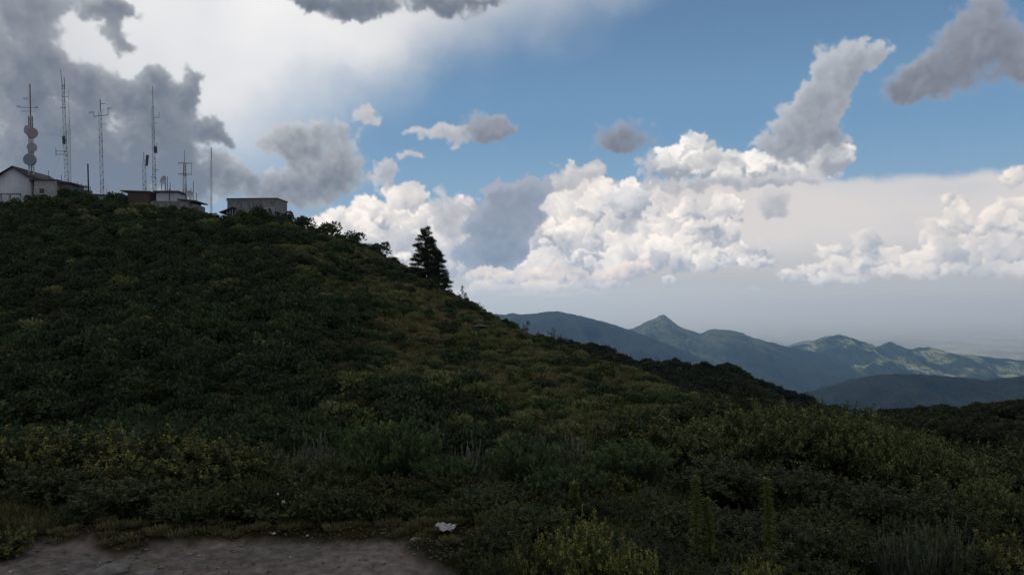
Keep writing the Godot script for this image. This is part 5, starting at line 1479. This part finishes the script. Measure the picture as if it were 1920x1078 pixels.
func build_litter():
	var paper := worn("paper", Color(0.52, 0.46, 0.40), 0.3, 0.4, 0.8)
	var bag := worn("bag", Color(0.45, 0.45, 0.43), 0.25, 0.4, 0.5)
	var yellow := mat("yellow_wrapper", Color(0.42, 0.40, 0.10), 0.6)
	var rock := worn("stone", Color(0.21, 0.18, 0.155), 0.4, 0.5, 0.95, 1.0, 21, 3.0)
	# the crumpled white paper hanging at the bush foot
	var o := thing("crumpled_paper", Vector3(-0.57, ground_at(-0.57, 7.15) + 0.04, -7.15), "crumpled dirty white paper caught at the foot of the bushes beside the path end", "litter")
	part("sheet", crumple(Vector3(0.075, 0.06, 0.06), 4, 0.9), paper, o).rotation = Vector3(0.75, 0.2, -0.25)
	var q := part("folded_flap", crumple(Vector3(0.04, 0.05, 0.045), 9, 1.0), bag, o)
	q.position = Vector3(0.055, 0.0, 0.01)
	q.rotation = Vector3(0.9, -0.6, 0.5)
	for s in [[-2.06, 7.55, 0.17, 0.014, "white scrap hanging in the leaves of the feathery bush"], [-2.11, 7.55, 0.24, 0.008, "smaller white scrap just above the other in the feathery bush"]]:
		var m := part("scrap", crumple(Vector3(s[3], s[3], s[3] * 1.3), 12, 0.8), bag)
		m.position = Vector3(s[0], ground_at(s[0], s[1]) + s[2], -s[1])
		m.rotation = Vector3(1.1, 0.3, 0.2)
		tag(m, s[4], "litter", "white scraps caught in the bushes")
	var w := part("wrapper", crumple(Vector3(0.035, 0.03, 0.02), 6, 0.8), yellow)
	w.position = Vector3(-4.1, ground_at(-4.1, 7.75) + 0.06, -7.75)
	w.rotation = Vector3(0.8, 0, 0)
	tag(w, "small pale yellow wrapper between the dry grass patch and the leafy bank", "litter")
	var rng := RandomNumberGenerator.new(); rng.seed = 12
	var spots := [[-3.47, 7.25, "white scrap at the upper path edge below the leafy bank"], [-3.18, 7.10, "pale scrap right of it at the path edge in red-brown litter"], [-3.10, 7.18, "larger white scrap under the leafy bank's shadow"], [-2.02, 7.10, "pale scrap left of the white pair at the right path edge"], [-1.74, 7.13, "left one of the white pair at the right path edge"], [-1.69, 7.08, "right one of the white pair at the right path edge"], [-2.48, 6.65, "left one of two white bits in the middle of the path"], [-2.42, 6.59, "right one of two white bits in the middle of the path"], [-2.22, 6.35, "lone white bit near the bottom edge of the path"], [-1.75, 6.62, "pale bit on the smooth right part of the path"], [-3.20, 6.51, "pale bit on the grey gravelly part of the path"], [-3.76, 6.29, "white bit in the bottom left corner"], [-0.61, 6.31, "white bit at the right end of the path under the bushes"], [-4.57, 7.86, "pale scrap in the dry grass patch"]]

	for b in spots:
		var m := part("scrap", crumple(Vector3(0.016, 0.010, 0.012) * rng.randf_range(0.6, 1.2), rng.randi() % 50, 0.8), paper if rng.randf() < 0.6 else bag)
		m.position = Vector3(b[0], ground_at(b[0], b[1]) + 0.008, -b[1])
		m.rotation.y = rng.randf() * TAU
		tag(m, b[2], "litter", "pale scraps strewn along the path edge")
	# stones
	var stones := [stone_mesh(1), stone_mesh(2), stone_mesh(3)]
	var rocks := [[-2.99, 6.26, 0.130, "broad flat pale stone at the bottom edge of the path"], [-2.71, 6.19, 0.070, "smaller pale stone right of the flat one"], [-3.37, 6.34, 0.035, "dark stone left of the broad flat stone"], [-2.65, 6.34, 0.030, "small dark stone right of the flat stone"], [-1.00, 6.94, 0.045, "left of two tan stones at the far right path edge"], [-0.79, 6.89, 0.050, "right of two tan stones at the far right path edge"], [-1.30, 6.80, 0.020, "pebble on the smooth right part of the path"], [-4.83, 8.13, 0.120, "long pale stone at the edge of the dry grass patch"], [-2.58, 6.70, 0.040, "reddish clod in the middle of the path edge"], [-3.83, 7.40, 0.040, "pale stone below the yellow wrapper"]]

	for i in rocks.size():
		var b: Array = rocks[i]
		var m := part("stone", stones[i % 3], rock)
		m.position = Vector3(b[0], ground_at(b[0], b[1]) + b[2] * 0.1, -b[1])
		m.scale = Vector3.ONE * b[2]
		m.rotation.y = rng.randf() * TAU
		tag(m, b[3], "stone", "stones on the dirt path")
	var places := []
	var tints := []
	for i in 4200:
		var x := rng.randf_range(-5.5, 0.3)
		var z := rng.randf_range(4.2, 7.6)
		var d := dirt(x, z)
		if d < 0.15: continue
		if n_cover.get_noise_2d(x * 50.0, z * 50.0) < rng.randf_range(-0.3, 0.25): continue
		var s := 0.0035 + 0.017 * pow(rng.randf(), 6.0)
		places.append(Transform3D(Basis(Vector3.UP, rng.randf() * TAU).scaled(Vector3.ONE * s), Vector3(x, near_h(x, z) + s * 0.15, -z)))
		var k := rng.randf_range(0.5, 1.5)
		tints.append(Color(k, k, k))
	multi("gravel", stones[0], rock, places, tints)
	# dry leaves and dead stalks along the edge of the path
	var f := Foliage.new()
	for i in 5200:
		var x := rng.randf_range(-5.6, 0.4)
		var z := rng.randf_range(6.0, 8.2)
		var d := dirt(x, z)
		if d > 0.75 and rng.randf() < 0.93: continue
		var c := Color(0.085, 0.050, 0.026).lerp(Color(0.13, 0.095, 0.045), rng.randf())
		if rng.randf() < 0.3: c = Color(0.055, 0.065, 0.022)
		var a := rng.randf() * TAU
		f.leaf(Vector3(x, near_h(x, z) + 0.004 + 0.02 * rng.randf(), -z), Vector3(cos(a), rng.randf_range(-0.1, 0.5), sin(a)).normalized(), Vector3.UP, rng.randf_range(0.02, 0.055), rng.randf_range(0.008, 0.022), tint(c, rng, 0.3), 0.3)
	var dry := part("dead_leaves", f.mesh(), leaf_mat("dry_leaf", Color(0.01, 0.008, 0.003), 0.8))
	tag(dry, "", "", "", "stuff")
	# dry grass on the left and small tufts along the edge
	var tuft := grow_grass(31, 120, Color(0.090, 0.100, 0.026), Color(0.17, 0.145, 0.055))
	places = []; tints = []
	for i in 300:
		var left := i < 190
		var x := rng.randf_range(-5.6, -3.95) if left else rng.randf_range(-4.2, -0.4)
		var z := rng.randf_range(7.15, 8.6) if left else rng.randf_range(6.7, 7.7)
		if dirt(x, z) > 0.5: continue
		var s := rng.randf_range(0.05, 0.10) * (1.3 if left else 0.8)
		places.append(Transform3D(Basis(Vector3.UP, rng.randf() * TAU).scaled(Vector3(s * 1.6, s, s * 1.6)), Vector3(x, near_h(x, z) - 0.005, -z)))
		var k := rng.randf_range(0.7, 1.25)
		tints.append(Color(k, k, k))
	multi("dry_grass", tuft, leaf_mat("leaf", Color(0.03, 0.042, 0.008), 0.62), places, tints)
	# pale bare rock on the grassy slope
	var r := part("bare_rock", stones[1], worn("pale_rock", Color(0.15, 0.12, 0.09), 0.4, 1.5, 0.95, 1.0, 25, 2.0))
	r.position = Vector3(-5.4, hill_h(-5.4, 118.0) + 0.10, -118.0)
	r.scale = Vector3(1.9, 0.7, 1.2)
	tag(r, "pale bare rock patch showing through the grassy slope below the conifer", "rock")

func build_shade_cloud():
	# added cumulus, unseen above the view, placed to keep sun off the near hill
	var n := FastNoiseLite.new(); n.seed = 3; n.frequency = 0.0022; n.fractal_octaves = 5; n.fractal_gain = 0.5
	var white := mat("cloud", Color(0.80, 0.80, 0.80), 1.0)
	var o := sheet("cloud", 120, 60, func(u: float, v: float) -> Vector3:
		var a := u * TAU
		var e := (v - 0.5) * PI
		var d := Vector3(cos(a) * cos(e), sin(e), sin(a) * cos(e))
		var k := 1.0 + 0.42 * n.get_noise_3dv(d * 520.0) + 0.10 * n.get_noise_3dv(d * 2600.0)
		var up := 420.0 if d.y > 0.0 else 60.0
		return Vector3(-390.0 + d.x * 500.0 * k, 1010.0 + d.y * up * k, -1640.0 + d.z * 540.0 * k),
		func(_p: Vector3, _n: Vector3) -> Color: return Color(1, 1, 1), white)
	o.cast_shadow = GeometryInstance3D.SHADOW_CASTING_SETTING_DOUBLE_SIDED

func build_all():
	var t0 := Time.get_ticks_msec()
	build_land()
	build_shade_cloud()
	print("land ms ", Time.get_ticks_msec() - t0)
	build_masts()
	build_houses()
	build_conifer()
	build_skyline_trees()
	build_ridge_plants()
	build_hill_plants()
	print("hill plants ms ", Time.get_ticks_msec() - t0)
	build_front_plants()
	build_litter()
	print("front plants ms ", Time.get_ticks_msec() - t0)
